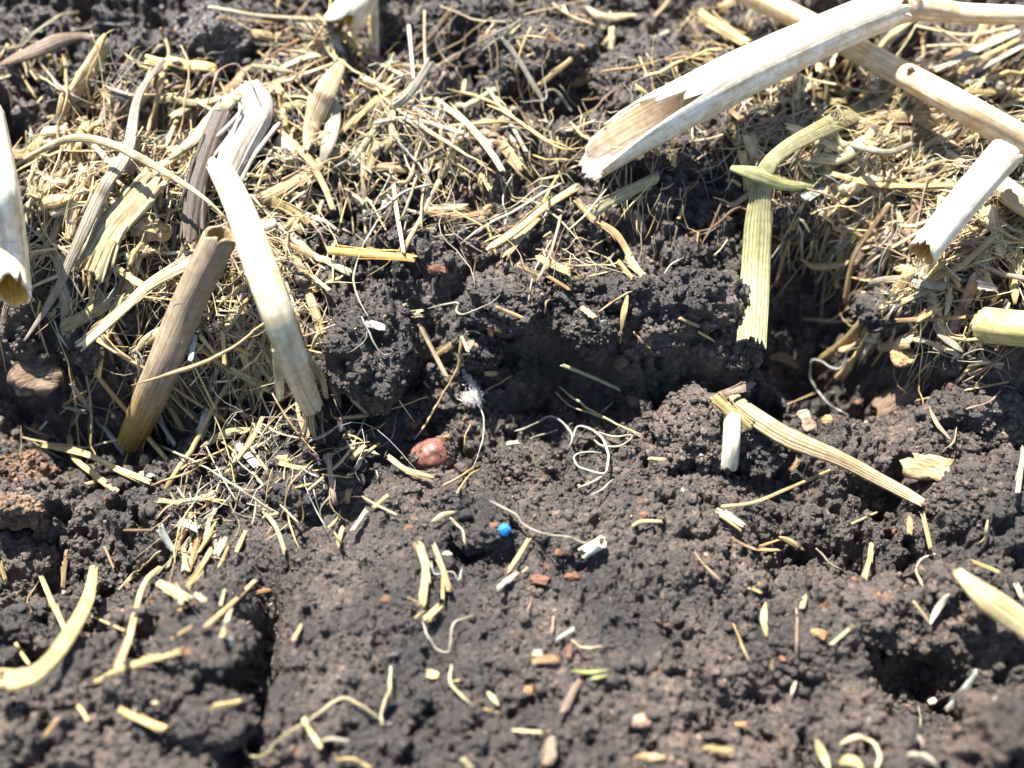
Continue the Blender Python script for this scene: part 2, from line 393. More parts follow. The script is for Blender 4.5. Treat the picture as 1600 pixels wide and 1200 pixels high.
# loose crumbs over the whole surface
g = np.random.default_rng(99)
def loose(n, r0, rmax, var, seed):
    g = np.random.default_rng(seed)
    x = g.uniform(-.125, .125, n); y = g.uniform(-.078, .125, n)
    keep = np.abs(x) < .105+.25*(y+.078)*.6; x = x[keep]; y = y[keep]; n = len(x)
    cl = fbm(np.stack([x, y], 1)/.006, 2, 5); k2 = g.random(n) < .55+.6*cl; x = x[k2]; y = y[k2]; n = len(x)
    r = np.clip(r0*(1-g.random(n)*.97)**(-.45), 0, rmax)*MM
    z = bil(H, x, y)*MM+r*.25
    return crumbs(np.stack([x, y, z], 1), r, g, var)
Vc, Fc, Cc = stack([loose(42000, .20, .65, VAR0, 1), loose(5000, .5, 1.5, VAR1, 2)])
tag(mesh_obj('soil_crumbs', Vc, Fc, SOIL, {'Col': ('FLOAT_COLOR', with_alpha(Cc))}, smooth=False), 'loose soil crumbs scattered over the soil', 'soil crumbs', kind='stuff')

# ------------------------------------------------------------------ straw, blades, fibres, chips
PAL = dict(O=(.60, .40, .13), w=(.68, .63, .53), c=(.60, .50, .32), y=(.55, .42, .20), t=(.43, .315, .175), b=(.15, .10, .06), d=(.075, .058, .045),
           g=(.45, .40, .24), G=(.25, .30, .10), o=(.36, .22, .11), r=(.15, .075, .048), s=(.37, .34, .27), e=(.46, .50, .46), k=(.30, .22, .165), K=(.17, .12, .085))
def norm(a): return a/(np.linalg.norm(a, axis=-1, keepdims=True)+1e-12)
def spline(P, n):                                # Catmull-Rom through the points, even steps
    P = np.asarray(P, float)
    if len(P) == 2: return P[0]+(P[1]-P[0])*np.linspace(0, 1, n)[:, None]
    Q = np.vstack([2*P[0]-P[1], P, 2*P[-1]-P[-2]]); out = []
    for i in range(1, len(Q)-2):
        t = np.linspace(0, 1, 16, endpoint=False)[:, None]; a, b, c, d = Q[i-1:i+3]
        out.append(.5*((2*b)+(c-a)*t+(2*a-5*b+4*c-d)*t*t+(3*b-a-3*c+d)*t**3))
    o = np.vstack(out+[P[-1:]]); s = np.r_[0, np.cumsum(np.linalg.norm(np.diff(o, axis=0), axis=1))]
    q = np.linspace(0, s[-1], n); return np.stack([np.interp(q, s, o[:, k]) for k in range(o.shape[1])], 1)
def lay(uv, lift, stiff, arch=0.0):              # picture path -> path in space resting above the soil
    t = hit(uv); n = len(t); x = np.linspace(-1, 1, n)
    deg = 1 if stiff else min(4, 1+n//8)
    for _ in range(5):
        p = np.polyfit(x, t, deg); f = np.polyval(p, x); t = np.minimum(t, f+.0002)
    d = np.polyval(np.polyfit(x, t, deg), x)
    if not stiff: d = .5*d+.5*np.minimum(t, d)
    d = d-lift*MM-arch*MM*(1-x*x)
    return CAM+rays(uv)*d[:, None], d
def frames(P, nref):
    T = norm(np.gradient(P, axis=0)); n_ = norm(nref-(nref*T).sum(1)[:, None]*T); return T, n_, np.cross(T, n_)
def ribbon(P, hw, nref, curl, th, g, M=7, rag=1.0, col=(.4, .3, .2), twist=0.0, taper=0, ridge=.08):
    n = len(P); T, A, B = frames(P, np.broadcast_to(nref, P.shape))
    tw = np.linspace(-.5, .5, n)*twist; A, B = A*np.cos(tw)[:, None]+B*np.sin(tw)[:, None], B*np.cos(tw)[:, None]-A*np.sin(tw)[:, None]
    s = np.linspace(0, 1, n); W = hw*np.ones(n)
    if taper: W = W*np.clip(np.minimum((s+.02)/.35, (1.02-s)/(.45 if taper == 1 else .12)), 0.06, 1)**.6
    else: W = W*(1+.10*vnoise(np.stack([s*5+g.random()*50, s*0+3], 1), 5))
    c = np.linspace(-1, 1, M); ang = c*curl*.5+1e-6
    L = np.linalg.norm(np.diff(P, axis=0), axis=1).sum(); step = L/(n-1)
    def jag():
        e = g.random(M)**2.5; b = g.random(M) < .45
        for i in range(1, M):
            if b[i]: e[i] = e[i-1]*g.uniform(.85, 1.1)
        return (e+np.linspace(0, g.uniform(-.6, .6), M))*rag*hw*1.2
    e0 = jag(); e1 = jag(); e0 -= e0.min(); e1 -= e1.min()
    if taper: e0 *= .2; e1 *= .2
    lat = np.sin(ang)/max(math.sin(curl*.5), 1e-3) if curl < 3.1 else np.sin(ang)
    up = (np.cos(ang)-math.cos(curl*.5))/max(math.sin(min(curl, 3.0)*.5), 1e-3)
    rg_ = (np.arange(M) % 2)*ridge+g.normal(0, ridge*.4, M)
    top = P[:, None]+B[:, None]*(W[:, None]*lat)[..., None]+A[:, None]*(W[:, None]*(up+rg_))[..., None]
    bot = top-A[:, None]*th
    for arr in (top, bot):
        arr[0] += T[0]*e0[:, None]; arr[-1] -= T[-1]*e1[:, None]
        if n > 4: arr[1] += T[1]*np.maximum(e0-step, 0)[:, None]; arr[-2] -= T[-2]*np.maximum(e1-step, 0)[:, None]
    ring = np.concatenate([top, bot[:, ::-1]], 1); K = 2*M
    Vv = ring.reshape(-1, 3); i = np.arange(n-1)[:, None]*K; j = np.arange(K); j2 = (j+1) % K
    Q = np.stack([i+j, i+j2, i+K+j2, i+K+j], -1).reshape(-1, 4)
    a = np.arange(M-1)
    cap0 = np.stack([a+1, a, K-1-a, K-2-a], 1); cap1 = np.stack([a, a+1, K-2-a, K-1-a], 1)+(n-1)*K
    Q = np.concatenate([Q, cap0, cap1])
    u = np.broadcast_to((s*L/MM)[:, None], (n, K)); lv = np.r_[c, c[::-1]]*hw/MM; v = np.broadcast_to(lv, (n, K)); o = g.random()*90
    st = np.stack([u+o, v+o*.3, np.full((n, K), o)], -1).reshape(-1, 3)
    jit = np.exp(g.normal(0, .10))*np.exp(g.normal(0, .02, 3)); cl = np.array(col)*jit*(1+.12*vnoise(np.stack([s*3+o, s*0], 1), 9))[:, None]
    C = np.repeat(cl, K, 0)
    return Vv, Q, C, st
def rod(P, r, g, K=7, col=(.4, .3, .2), taper=1, flat=1.0):
    n = len(P); T, A, B = frames(P, np.broadcast_to(norm(CAM-P[n//2]), P.shape)); s = np.linspace(0, 1, n)
    W = r*(1+.34*vnoise(np.stack([s*6+g.random()*50, s*0], 1), 6))
    if taper: W = W*np.clip(np.minimum((s+.03)/.10, (1.03-s)/.3), .15, 1)**.5
    th = np.arange(K)/K*2*math.pi
    ring = P[:, None]+(A[:, None]*np.cos(th)[None, :, None]*flat+B[:, None]*np.sin(th)[None, :, None])*W[:, None, None]
    i = np.arange(n-1)[:, None]*K; j = np.arange(K); j2 = (j+1) % K
    Q = np.stack([i+j, i+j2, i+K+j2, i+K+j], -1).reshape(-1, 4); V = np.vstack([ring.reshape(-1, 3), P[:1], P[-1:]])
    e = n*K; cap = np.concatenate([np.stack([j2, j, np.full(K, e), np.full(K, e)], 1), np.stack([j+(n-1)*K, j2+(n-1)*K, np.full(K, e+1), np.full(K, e+1)], 1)])
    L = np.linalg.norm(np.diff(P, axis=0), axis=1).sum(); o = g.random()*90
    u = np.r_[np.repeat(s*L/MM, K), 0, L/MM]; v = np.r_[np.tile(th*r/MM, n), 0, 0]
    C = np.tile(np.array(col)*np.exp(g.normal(0, .10)), (len(V), 1))
    return V, (Q, cap[:, :3]), C, np.stack([u+o, v+o*.3, u*0+o], 1)
def put(name, V, F, C, st, mat, parent=None):
    return mesh_obj(name, V, F if not isinstance(F, tuple) else list(F), mat,
                    {'Col': ('FLOAT_COLOR', with_alpha(C)), 'strand': ('FLOAT_VECTOR', st)}, parent)
def frayed(P, hw, nref, g, c, k=None):
    """a split straw: a fibrous strip with finer splinters lifting off its edges and ends"""
    parts = [ribbon(P, hw, nref, .7+g.random()*.9, max(hw*.16, .00012), g, 13, 1.6, c, g.normal(0, .35), 0, .10)]
    n = len(P); T = norm(np.gradient(P, axis=0)); S = norm(np.cross(T, nref)); s = np.linspace(0, 1, n)[:, None]
    for i in range(k if k is not None else g.integers(4, 10)):
        sd = g.choice([-1, 1]); a = g.uniform(0, .5); b = a+g.uniform(.4, .7); q = a+(min(b, 1)-a)*np.linspace(0, 1, 9)
        pp = np.stack([np.interp(q, s[:, 0], P[:, j]) for j in range(3)], 1); ss = np.stack([np.interp(q, s[:, 0], S[:, j]) for j in range(3)], 1)
        end = g.random() < .5; ramp_ = np.linspace(0, 1, 9)[:, None]**2; ramp_ = ramp_ if end else ramp_[::-1]
        pp = pp+ss*hw*sd*(g.uniform(.5, .95)+ramp_*g.uniform(.1, .9))+nref*hw*(.10+ramp_*g.uniform(-.1, .5))
        parts.append(ribbon(pp, hw*g.uniform(.08, .22), norm(nref+g.normal(0, .3, 3)), .8, .00008, g, 3, 2.5, np.array(c)*g.uniform(.75, 1.15), 0, 0, .1))
    V, F, C, st, o = [], [], [], [], 0
    for p in parts: V.append(p[0]); F.append(p[1]+o); C.append(p[2]); st.append(p[3]); o += len(p[0])
    return np.vstack(V), np.vstack(F), np.vstack(C), np.vstack(st)
def flake(P, a, b, c, rot, g, col, lumpy=.35, sub=3, nref=None):
    v, f = ICO[sub]; o = g.random(3)*50
    q = np.sign(v)*np.abs(v)**(.75 if lumpy > .2 else 1); s = 1+lumpy*fbm(v*1.6+o, 3, 40)
    q = q*s[:, None]*np.array([a, b, c]); q[:, 2] += (.25*c if lumpy > .2 else 0)*fbm(np.stack([v[:, 0]*2, v[:, 1]*9], 1)+o[:2], 2, 44)
    ez = norm(nref if nref is not None else norm(CAM-P)*.6+np.array([0, 0, .5])+g.normal(0, .12, 3)); ex = norm(RIGHT*math.cos(rot)+UP*math.sin(rot))
    ex = norm(ex-ex.dot(ez)*ez); ey = np.cross(ez, ex)
    V = P+q[:, :1]*ex+q[:, 1:2]*ey+q[:, 2:]*ez
    st = np.stack([v[:, 0]*a, v[:, 1]*b, v[:, 2]*c], 1)/MM+o
    C = np.tile(np.array(col), (len(V), 1))*(1+.25*vnoise(v*2.5+o, 3))[:, None]
    return V, f, C, st

OFF = {1: (0, 0), 2: (530, 0), 3: (1060, 0), 4: (0, 400), 5: (530, 400), 6: (1060, 400), 7: (0, 795), 8: (530, 795), 9: (1060, 795)}
NAMES = dict(S=('straw_piece', 'straw', 'pieces of dry straw on the soil'), L=('leaf_blade', 'leaf', 'dry leaf blades and husks'),
             F=('root_fiber', 'root fibre', 'thin roots and fibres'), C=('bark_chip', 'chip', 'bark and straw chips on the soil'),
             P=('pebble', 'pebble', 'small pebbles and seeds'))
ZK = 540/1600
def build_line(i, ln):
    if ln.count(';') < 6: return
    rg_, kind, w_, col, lift, pts, label = ln.split(';')
    g = np.random.default_rng(500+i); o = OFF[int(rg_)]; lift = float(lift); c = np.array(PAL[col])
    nm, cat, grp = NAMES[kind]
    if kind in 'CP':
        rx, ry, rot = [float(q)*ZK for q in w_.split(',')]; x, y = [float(q) for q in pts.split(',')]
        uv = (o[0]+x*ZK, o[1]+y*ZK); t = hit([uv])[0]-lift*.5*MM; P = CAM+rays([uv])[0]*t; k = t/DIST*PX
        a, b = rx*k, ry*k
        if kind == 'C': V, F, C, st = flake(P, a, b, min(a, b)*.45, math.radians(rot/ZK), g, c, .55); mt = BARK
        else: V, F, C, st = flake(P, a, b, min(a, b)*.8, math.radians(rot/ZK), g, c, .18); mt = STALK if col in 'wd' else BARK
        if 'grain' in label: nm, cat = 'grain', 'grain'
        if 'seed' in label and kind == 'P': nm, cat = 'seed', 'seed'
        ob = put(nm, V, F, C, st, mt); base = P
    else:
        pp = np.array([[float(q) for q in s.split(',')] for s in pts.split()])*ZK+np.array(o)
        L = np.linalg.norm(np.diff(pp, axis=0), axis=1).sum(); n = int(np.clip(L/4, 6, 60)); 
        if kind == 'F': n = int(np.clip(L/3, 10, 80))
        uv = spline(pp, n)
        if kind == 'F': q_ = np.linspace(0, L/14, n)+g.random()*30; uv = uv+np.stack([vnoise(np.stack([q_, q_*0], 1), 1), vnoise(np.stack([q_, q_*0+9.5], 1), 2)], 1)*1.5
        if kind == 'F' and col == 'w': c = np.array((.42, .42, .38))
        P, d = lay(uv, lift*(.5 if rg_ in '789' else .75)+(.0 if rg_ in '789' else .3), kind == 'S', 0)
        hw = float(w_)*ZK*PX*(d.mean()/DIST)*(.35 if kind == 'F' else .48)
        P = P+g.normal(0, 1, (1, 3))*.00002
        nref = norm(norm(CAM-P[n//2])*.8+np.array([0, 0, .35])+g.normal(0, .22, 3))
        if kind == 'F':
            V, F, C, st = rod(P, hw, g, 7, c, 1, .8); mt = FIBRE
        elif kind == 'L':
            V, F, C, st = ribbon(P, hw*.88, nref, .9+g.random()*.6, .00014, g, 9, .6, c, g.normal(0, .5), 1, .05); mt = RIBBED if hw > .0012 else STRAW
        elif hw < .0005:
            V, F, C, st = ribbon(P, hw*.9, nref, .9+g.random()*.5, max(hw*.3, .00008), g, 5, 2.2, c, g.normal(0, .5), 0, .16); mt = STRAW
        else:
            V, F, C, st = frayed(P, hw*.78, nref, g, c); mt = STRAW
        ob = put(nm, V, F, C, st, mt); base = P[np.argmin(P[:, 2])]
    recenter(ob, [ob], base); tag(ob, label, cat, grp)

DATA = '''1;L;80;k;10;0,300 150,240 300,180 470,165;pinkish brown curled leaf blade at the upper left edge
1;S;30;t;1;350,480 480,495;short tan chip of straw just under the pinkish brown leaf blade
1;S;14;c;2;590,445 720,440 850,435;thin pale splinter lying level beside the round grey clod at top left
1;L;46;g;18;30,790 180,700 330,640 480,655 650,730 820,830 950,920 1040,1000;olive yellow leaf blade arching high over the left straw mat
1;L;70;s;7;760,270 640,450 590,700 480,870 355,1140 250,1370 111,1580;very long pale grey blade running from top left down to the left edge
1;S;180;g;6;740,790 600,960 500,1080 400,1280;widest green yellow leaf sheath beside the long pale grey blade
1;L;90;c;7;1200,370 1050,480 930,620 780,740;cream strip of leaf sheath leading up to the white frayed sheath
1;S;190;w;7;1120,390 1200,500 1100,700 1040,830;broad white frayed sheath left of the dark clod at the top
1;S;120;d;9;1040,500 960,700 900,900 870,1140;dark brown weathered stem standing behind the bright curved stem
1;S;50;y;3;1200,900 1350,970 1450,1050;yellow straw pointing down to the right from the white frayed sheath
1;S;30;c;3;1190,1050 1330,1040 1470,1030;cream straw lying level right of the bright curved stem
1;S;35;t;2;1200,1080 1300,1120 1460,1190;tan straw just under the level cream straw by the bright curved stem
1;F;14;k;12;1180,410 1130,330 1080,295 1010,340 960,480 920,540;brown hair-thin root looped over the top of the dark brown stem
1;F;12;t;8;840,210 870,300 860,450 830,600 740,750;thin tan fibre hanging beside the round grey clod at top left
1;F;30;t;4;740,130 780,250 740,400 700,560 660,700;brown twisted root left of the round grey clod at top left
1;S;20;c;4;960,30 1200,70 1540,95;long thin cream straw ending at the upturned white stalk at the top
1;S;14;t;3;1000,85 1300,110;thin tan straw just under the long thin cream straw at the top
1;S;16;o;4;1390,180 1200,290;orange twig under the upturned white stalk at the top
1;L;26;g;3;1160,300 1280,320 1400,345;green blade crossing the lower end of the orange twig
1;S;25;t;5;860,900 980,1080;short tan straw leaning on the lower half of the dark brown stem
1;F;18;t;6;290,250 310,430 270,600 290,700;tan fibre hanging down from the pinkish brown leaf blade
1;F;16;s;3;180,280 300,420 430,480;grey fibre running under the pinkish brown leaf blade
1;L;120;c;5;1600,270 1520,400 1450,560 1415,700;large pale pointed husk right of the dark clod at the top
1;L;90;s;4;1560,450 1530,620 1480,790;second grey husk tucked beneath the large pale pointed husk
1;S;35;t;6;1290,600 1430,740 1500,860 1545,980;bent tan straw passing in front of the cream grain
1;S;70;t;3;1190,930 1330,860 1480,760 1600,680;grey tan stalk running under the cream grain and the large husk
1;P;60,90,20;w;3;1340,710;cream oval grain between the white sheath and the large husk
1;C;75,55,-20;t;2;700,1050;tan woody lump beside the green yellow leaf sheath
1;F;14;y;4;570,240 640,300 720,330 700,390;yellow curled fibre above the dark hole at top left
1;S;40;c;3;780,545 860,500 930,460;cream split straw left of the top of the dark brown stem
2;S;50;s;7;250,500 330,430 430,280;pale grey split straw standing above the grey rounded clod
2;L;36;g;4;60,760 130,650 250,480 300,420;green tan blade rising left of the grey rounded clod
2;S;20;c;5;260,480 440,455;short cream straw resting on top of the grey rounded clod
2;S;35;c;4;440,455 600,580 700,700 760,800;cream straw sloping down right of the grey rounded clod
2;S;18;w;5;320,110 345,370;thin white upright straw above the grey rounded clod
2;F;10;s;5;440,310 600,220 820,100;thin grey fibre slanting across the clod at the top centre
2;S;25;s;4;750,170 850,310 950,480;grey tan straw leaning down the front of the top centre clod
2;S;22;s;3;680,400 780,550 870,710;grey straw below the top centre clod, steeper than its neighbours
2;S;30;y;3;1080,270 920,400;short yellow straw right of the top centre clod
2;S;25;o;3;960,150 1040,200 1140,215;orange yellow shred at the right flank of the top centre clod
2;F;16;y;4;500,410 700,470 830,560 950,650 1040,690 1130,680;long curved yellow fibre ending under the tip of the big white stalk
2;F;12;w;3;220,560 280,660 350,740 430,850;white root thread lying on the grey rounded clod
2;F;16;w;3;430,850 300,890 210,960 120,1000;white thread sweeping left beneath the grey rounded clod
2;S;35;y;3;545,650 480,830;stubby yellow straw right below the grey rounded clod
2;S;60;t;3;740,640 850,800;tan bundle of chaff in the straw left of the big white stalk
2;S;26;y;3;650,800 700,880;yellow stub at the foot of the tan bundle of chaff
2;S;40;t;2;180,650 120,830;tan straw under the left side of the grey rounded clod
2;S;45;t;2;150,770 350,780;flat tan ribbon level under the grey rounded clod
2;F;8;t;3;140,780 230,840 330,830 370,760;hair-thin fibre bowed under the flat tan ribbon
2;S;22;c;3;250,850 270,1000 300,1175;upright pale straw standing above the yellow orange straw
2;F;13;s;2;210,980 130,1100 90,1190 70,1290 90,1390 130,1460;grey thread curving down over the left crumbly clod
2;S;35;g;2;380,975 600,955;green yellow straw with a frayed end above the pit
2;S;28;o;2;400,980 550,1000 730,970;orange tan shred crossing under the green yellow frayed straw
2;S;45;y;3;680,1160 830,1060 950,960 1110,860;long yellow splintered straw below the tip of the big white stalk
2;S;50;t;2;760,1200 850,1080 930,1000;tan splintered straw just under the long yellow splintered one
2;S;14;y;4;1010,810 940,940;slim yellow splinter at the upper end of the long yellow splintered straw
2;S;38;t;2;1090,920 1170,1010 1280,1080 1350,1190;pinkish tan straw sloping right below the big white stalk
2;S;60;g;3;1170,990 1330,890 1490,820;thick green yellow straw below the big white stalk
2;S;40;t;2;1370,970 1420,1090;tan shred under the right end of the thick green yellow straw
2;F;10;s;4;1330,760 1330,960;pale upright thread crossing the thick green yellow straw
2;F;12;t;4;1260,790 1320,900;short tan thread under the edge of the big white stalk
2;F;18;t;3;1190,370 1230,330 1400,305 1560,250;tan curved fibre above the big white stalk
2;L;70;b;2;1080,400 1200,310;dark brown leaf scrap above the tip of the big white stalk
2;S;30;c;2;1260,120 1260,240;upright pale straw stub at the top right of centre
2;L;50;c;2;1140,30 1220,80 1380,70;pale husk lying level at the top edge right of centre
2;S;52;O;3;-60,1160 180,1180 362,1200;yellow orange round straw lying level above the left crumbly clod
2;S;36;y;4;0,620 130,500 210,440;pale yellow straw right of the bent tan straw and the large husk
2;S;26;c;3;140,270 220,310 300,350;cream chaff piece between the upturned white stalk and grey rounded clod
2;S;16;s;3;930,440 1000,420 1080,520;thin grey bent straw above the long curved yellow fibre
3;S;60;y;6;90,60 200,130 330,210;fuzzy yellow straw left of the crossing white stalks
3;S;60;s;6;1180,330 1400,220 1580,140;broad grey split straw right of the crossing white stalks
3;S;24;y;8;1230,350 1400,270 1580,180;yellow straw alongside the broad grey split straw
3;S;30;s;8;1280,380 1450,290 1600,210;pale grey straw under the yellow one at the right edge
3;S;14;c;8;1140,215 1280,210 1400,214;thin cream straw level across the broad grey split straw
3;S;12;c;10;1190,120 1380,240;thin cream straw slanting under the level white stalk
3;S;34;y;4;1330,430 1590,425;yellow straw lying level just above the second white stalk at right
3;S;70;t;3;780,590 1000,540 1180,540;stack of tan leaf sheath under the second white stalk
3;L;36;s;5;740,650 880,690 1000,700 1200,600;pale arched blade under the second white stalk
3;S;30;y;4;700,800 900,850 1100,860 1300,850;long yellowish straw left of the hollow white stub
3;S;45;e;4;570,920 690,870;short pale green straw right of the tall green leaf
3;S;28;t;4;980,940 880,1080 810,1200 770,1390;tan straw running down into the dark hole at right
3;F;10;e;4;615,330 620,480 625,580;thin bluish thread hanging below the big white stalk
3;S;50;c;3;655,250 655,350;cream straw stub under the crossing of the white stalks
3;F;16;b;2;30,1085 160,1050 270,960 400,960;brown root crossing behind the tall green leaf
3;S;34;o;2;240,510 310,570;orange scrap just beneath the big white stalk
3;S;20;t;2;270,640 400,600;short tan straw above the top of the tall green leaf
3;S;55;y;2;290,690 340,900;yellow leaf scrap tucked behind the tall green leaf
3;F;14;b;4;930,700 1010,1000 1080,1160;brown fibre ending at the mouth of the hollow white stub
3;F;10;t;4;1560,1190 1600,1060;thin tan fibre at the right edge below the hollow white stub
3;S;50;c;3;1450,950 1490,1190;cream upright straw behind the hollow white stub
3;S;60;s;2;470,520 560,640;grey leaf scrap between the big white stalk and tall green leaf
3;S;30;t;3;1000,880 1180,820;tan shred left of the hollow white stub
3;L;50;k;2;860,860 1000,900;pinkish leaf scrap in the straw between green leaf and hollow stub
3;S;16;c;4;1100,120 1330,160 1560,120;thin cream straw just beneath the level white stalk
3;S;18;t;5;820,290 870,420;tan splinter left of the second white stalk
3;S;40;c;3;1230,700 1330,760;cream frayed chaff above the hollow white stub
4;S;60;c;8;910,10 700,130 600,220 500,310 360,430;cream stem leaning left of the brown stalk
4;F;28;t;14;1330,240 1200,330 1050,440 900,510 700,570 610,600;tan stem crossing in front of the brown stalk
4;S;28;s;2;330,590 420,720;silver sliver at the top of the small star of slivers
4;S;20;s;2;290,695 410,725;silver sliver pointing left in the small star of slivers
4;S;14;t;2;410,620 290,690;thin tan sliver crossing the small star of slivers
4;S;16;s;1;380,710 330,790;short silver sliver at the bottom of the small star of slivers
4;S;26;e;1;440,740 580,915;bluish white straw beside the foot of the brown stalk
4;S;20;w;1;720,735 815,880;thin white straw right of the foot of the brown stalk
4;S;52;e;1;965,700 920,860;pale bluish stub between the brown stalk and bright curved stem
4;L;46;g;2;930,885 1050,820 1200,800;pale green blade below the bright curved stem
4;S;50;w;1;1100,870 1200,985;white stub under the pale green blade
4;S;28;t;3;1220,740 1150,870 1040,1010;tan straw crossing the pale green blade
4;S;34;y;2;180,870 400,920 550,990 700,1050;long yellow tan straw at the left below the brown stalk
4;S;32;y;2;320,830 340,930 450,1020 550,1095;bent yellow straw crossing under the long yellow tan one
4;S;24;t;2;390,1060 530,1020;short tan straw across the lower end of the bent yellow straw
4;F;14;s;3;720,870 870,935 1000,1010 1100,1070 1290,1195;long grey rootlet running right from the foot of the brown stalk
4;F;14;t;3;700,1060 850,1010 960,955;tan rootlet joining the long grey rootlet
4;F;10;s;3;960,1000 1050,980 1090,930 1080,850;grey rootlet curled up beside the long grey rootlet
4;F;12;c;3;1220,780 1300,820 1430,850 1520,820 1565,785;pale thread bowed under the tip of the bright curved stem
4;S;34;e;3;905,360 880,490;pale bluish straw stub touching the middle of the brown stalk
4;S;40;g;3;1060,520 1200,590 1260,620;green yellow stem left of the tip of the bright curved stem
4;S;40;y;3;530,50 660,140;yellow stem behind the cream leaning stem
4;S;24;t;4;1030,340 1040,510;upright tan straw between brown stalk and bright curved stem
4;S;22;y;4;920,360 1000,460;short yellow straw touching the right side of the brown stalk
4;S;60;t;5;1420,640 1430,740 1440,850;brown frayed foot below the bright curved stem
4;C;100,85,20;K;2;180,540;fuzzy brown bark scrap at the left below the frayed blade
4;P;40,38,0;d;2;1400,110;dark glossy round seed above the left crumbly clod
4;S;24;t;2;1430,80 1530,165;tan straw right of the dark glossy round seed
4;S;20;y;3;1500,130 1590,95;short yellow straw near the dark glossy seed
4;C;26,22,10;y;1;1310,945;tiny yellow chip under the pale bowed thread
4;S;30;e;1;650,1000 710,1020;short bluish white chip below the foot of the brown stalk
4;P;26,32,0;g;1;670,950;olive yellow pebble at the foot of the brown stalk
4;S;30;c;2;730,1130 860,1140 1000,1100;cream straw on top of the chopped straw heap
4;S;16;s;3;1290,0 1420,60;grey thin straw above the dark glossy round seed
4;F;10;d;3;1020,600 930,720 840,810;dark thin root right of the brown stalk
4;S;30;t;1;1290,960 1420,990;tan shred right of the white stub in the soil
4;S;26;s;1;1500,920 1520,960;pale speck of straw left of the seed hollow
4;F;14;e;4;250,300 280,370 310,420;pale fibre at the base end of the cream leaning stem
4;S;14;t;2;1160,880 1240,1000;thin tan straw beside the white stub
4;S;14;t;1;1420,1090 1500,1020;thin tan needle in the soil left of the seed hollow
5;S;24;c;3;370,310 430,430 505,575;pale straw with a green tip leaning on the middle clod
5;S;46;g;3;330,270 395,260;green knobbly tip at the top of the leaning pale straw
5;F;18;t;4;560,370 555,500 490,620 430,730 345,850;tan fibre hanging from the middle clod towards the red seed
5;S;40;t;2;430,470 540,400;tan shred on top of the middle clod
5;S;18;c;3;565,370 600,450;cream shred at the top right of the middle clod
5;F;12;t;3;640,650 720,600 800,555;thin straw pointing right out of the white fluff
5;F;9;w;3;635,680 670,740 660,850 620,980;white hair hanging down from the white fluff
5;F;13;s;3;410,245 550,215 540,250 580,270 690,220 745,180;fuzzy grey thread across the dark back of the pit
5;S;14;t;1;205,285 310,220;thin tan straw on the left crumbly clod
5;S;20;t;1;720,235 880,300;tan straw on the back wall of the pit
5;S;30;t;1;700,320 705,375;tiny tan chip on the back wall of the pit
5;C;20,17,0;o;1;740,335;orange chip on the back wall of the pit
5;C;38,16,-12;w;1;168,325;white chip on the left crumbly clod
5;F;9;w;2;100,280 130,340 180,430 210,460 245,450;white hair beside the white chip on the left crumbly clod
5;F;8;s;2;125,350 110,400 20,465;grey hair curling left below the white chip
5;S;34;t;3;220,925 310,990 440,1030;tan brown husk strip under the red seed
5;C;58,24,-35;r;1;320,765;red brown bark crumb above the red seed
5;S;20;o;4;450,845 510,833;orange sliver on the top edge of the red seed
5;S;20;g;3;1025,503 1150,550 1305,620;green tan straw in the shade under the overhanging clod
5;F;14;g;4;1000,630 1060,690 1200,740 1400,835;lower of two long green straws right of the pit
5;F;14;g;5;1020,600 1100,670 1250,760 1400,830;upper of two long green straws right of the pit
5;F;12;e;3;1210,730 1270,680;short pale fibre crossing the two long green straws
5;F;14;w;4;815,810 900,780 980,740 1050,790 1080,840 1050,905;pale root arching left of the white root loop
5;F;15;w;4;1080,850 1110,790 1200,820 1240,900 1230,1000 1120,980 1085,930 1130,910 1215,910;white root curled into a loop on the pit floor
5;F;16;s;4;1180,850 1220,880 1300,880 1360,830 1270,835 1150,800;grey root bowed right of the white root loop
5;F;16;s;3;1100,1080 1180,1040 1240,1000;grey root end just under the white root loop
5;F;14;s;2;1165,1110 1220,1080 1270,1030;lowest short root below the white root loop
5;S;24;c;1;770,868 840,860;pale chip left of the pit floor clod
5;F;11;s;2;880,845 920,830 1010,805;grey rootlet lying on top of the pit floor clod
5;S;20;y;2;1425,935 1515,945;yellow straw sliver on the clod left of the white stub stalk
5;L;40;y;3;1335,180 1310,300 1300,405;yellow tan leaf hanging down the overhanging clod
5;S;30;y;2;1120,235 1190,290;yellow chip on the overhanging clod
5;F;12;t;2;1200,260 1300,190 1370,160;tan fibre at the top of the overhanging clod
5;S;12;t;2;1360,350 1445,430;thin tan needle at the lower edge of the overhanging clod
5;F;16;k;2;950,270 960,210 1000,200;curled pinkish root left of the overhanging clod
5;S;40;y;3;910,0 1000,45 1080,75;yellow straw topmost of the litter above the overhanging clod
5;S;28;t;3;820,40 940,100;tan straw left in the litter above the overhanging clod
5;S;20;o;3;960,90 1080,165;orange straw in the litter above the overhanging clod
5;S;28;t;3;1060,105 1135,105;stubby tan straw in the litter above the overhanging clod
5;S;40;g;4;1330,0 1410,95;green tan straw standing on the overhanging clod
5;S;26;t;3;1290,20 1360,105;tan straw beside the green tan one on the overhanging clod
5;F;12;w;3;1505,85 1540,40 1600,5;white fibre above the right part of the overhanging clod
5;S;28;y;1;670,545 740,545;yellow stub in the dark under the back wall of the pit
5;F;16;t;2;480,1070 560,1020 640,970;tan fibre right below the red seed
5;F;12;y;2;545,1100 600,1020 650,985;yellow fibre right below the red seed
5;F;9;t;2;605,780 585,830 580,910;thin upright fibre right of the red seed
5;S;26;g;2;30,620 80,680 130,730;green tan straw at the foot of the left crumbly clod
5;S;18;y;2;0,750 120,735;yellow straw lying level below the left crumbly clod
5;F;12;c;2;0,895 70,870 140,860;pale fibre left of the red seed
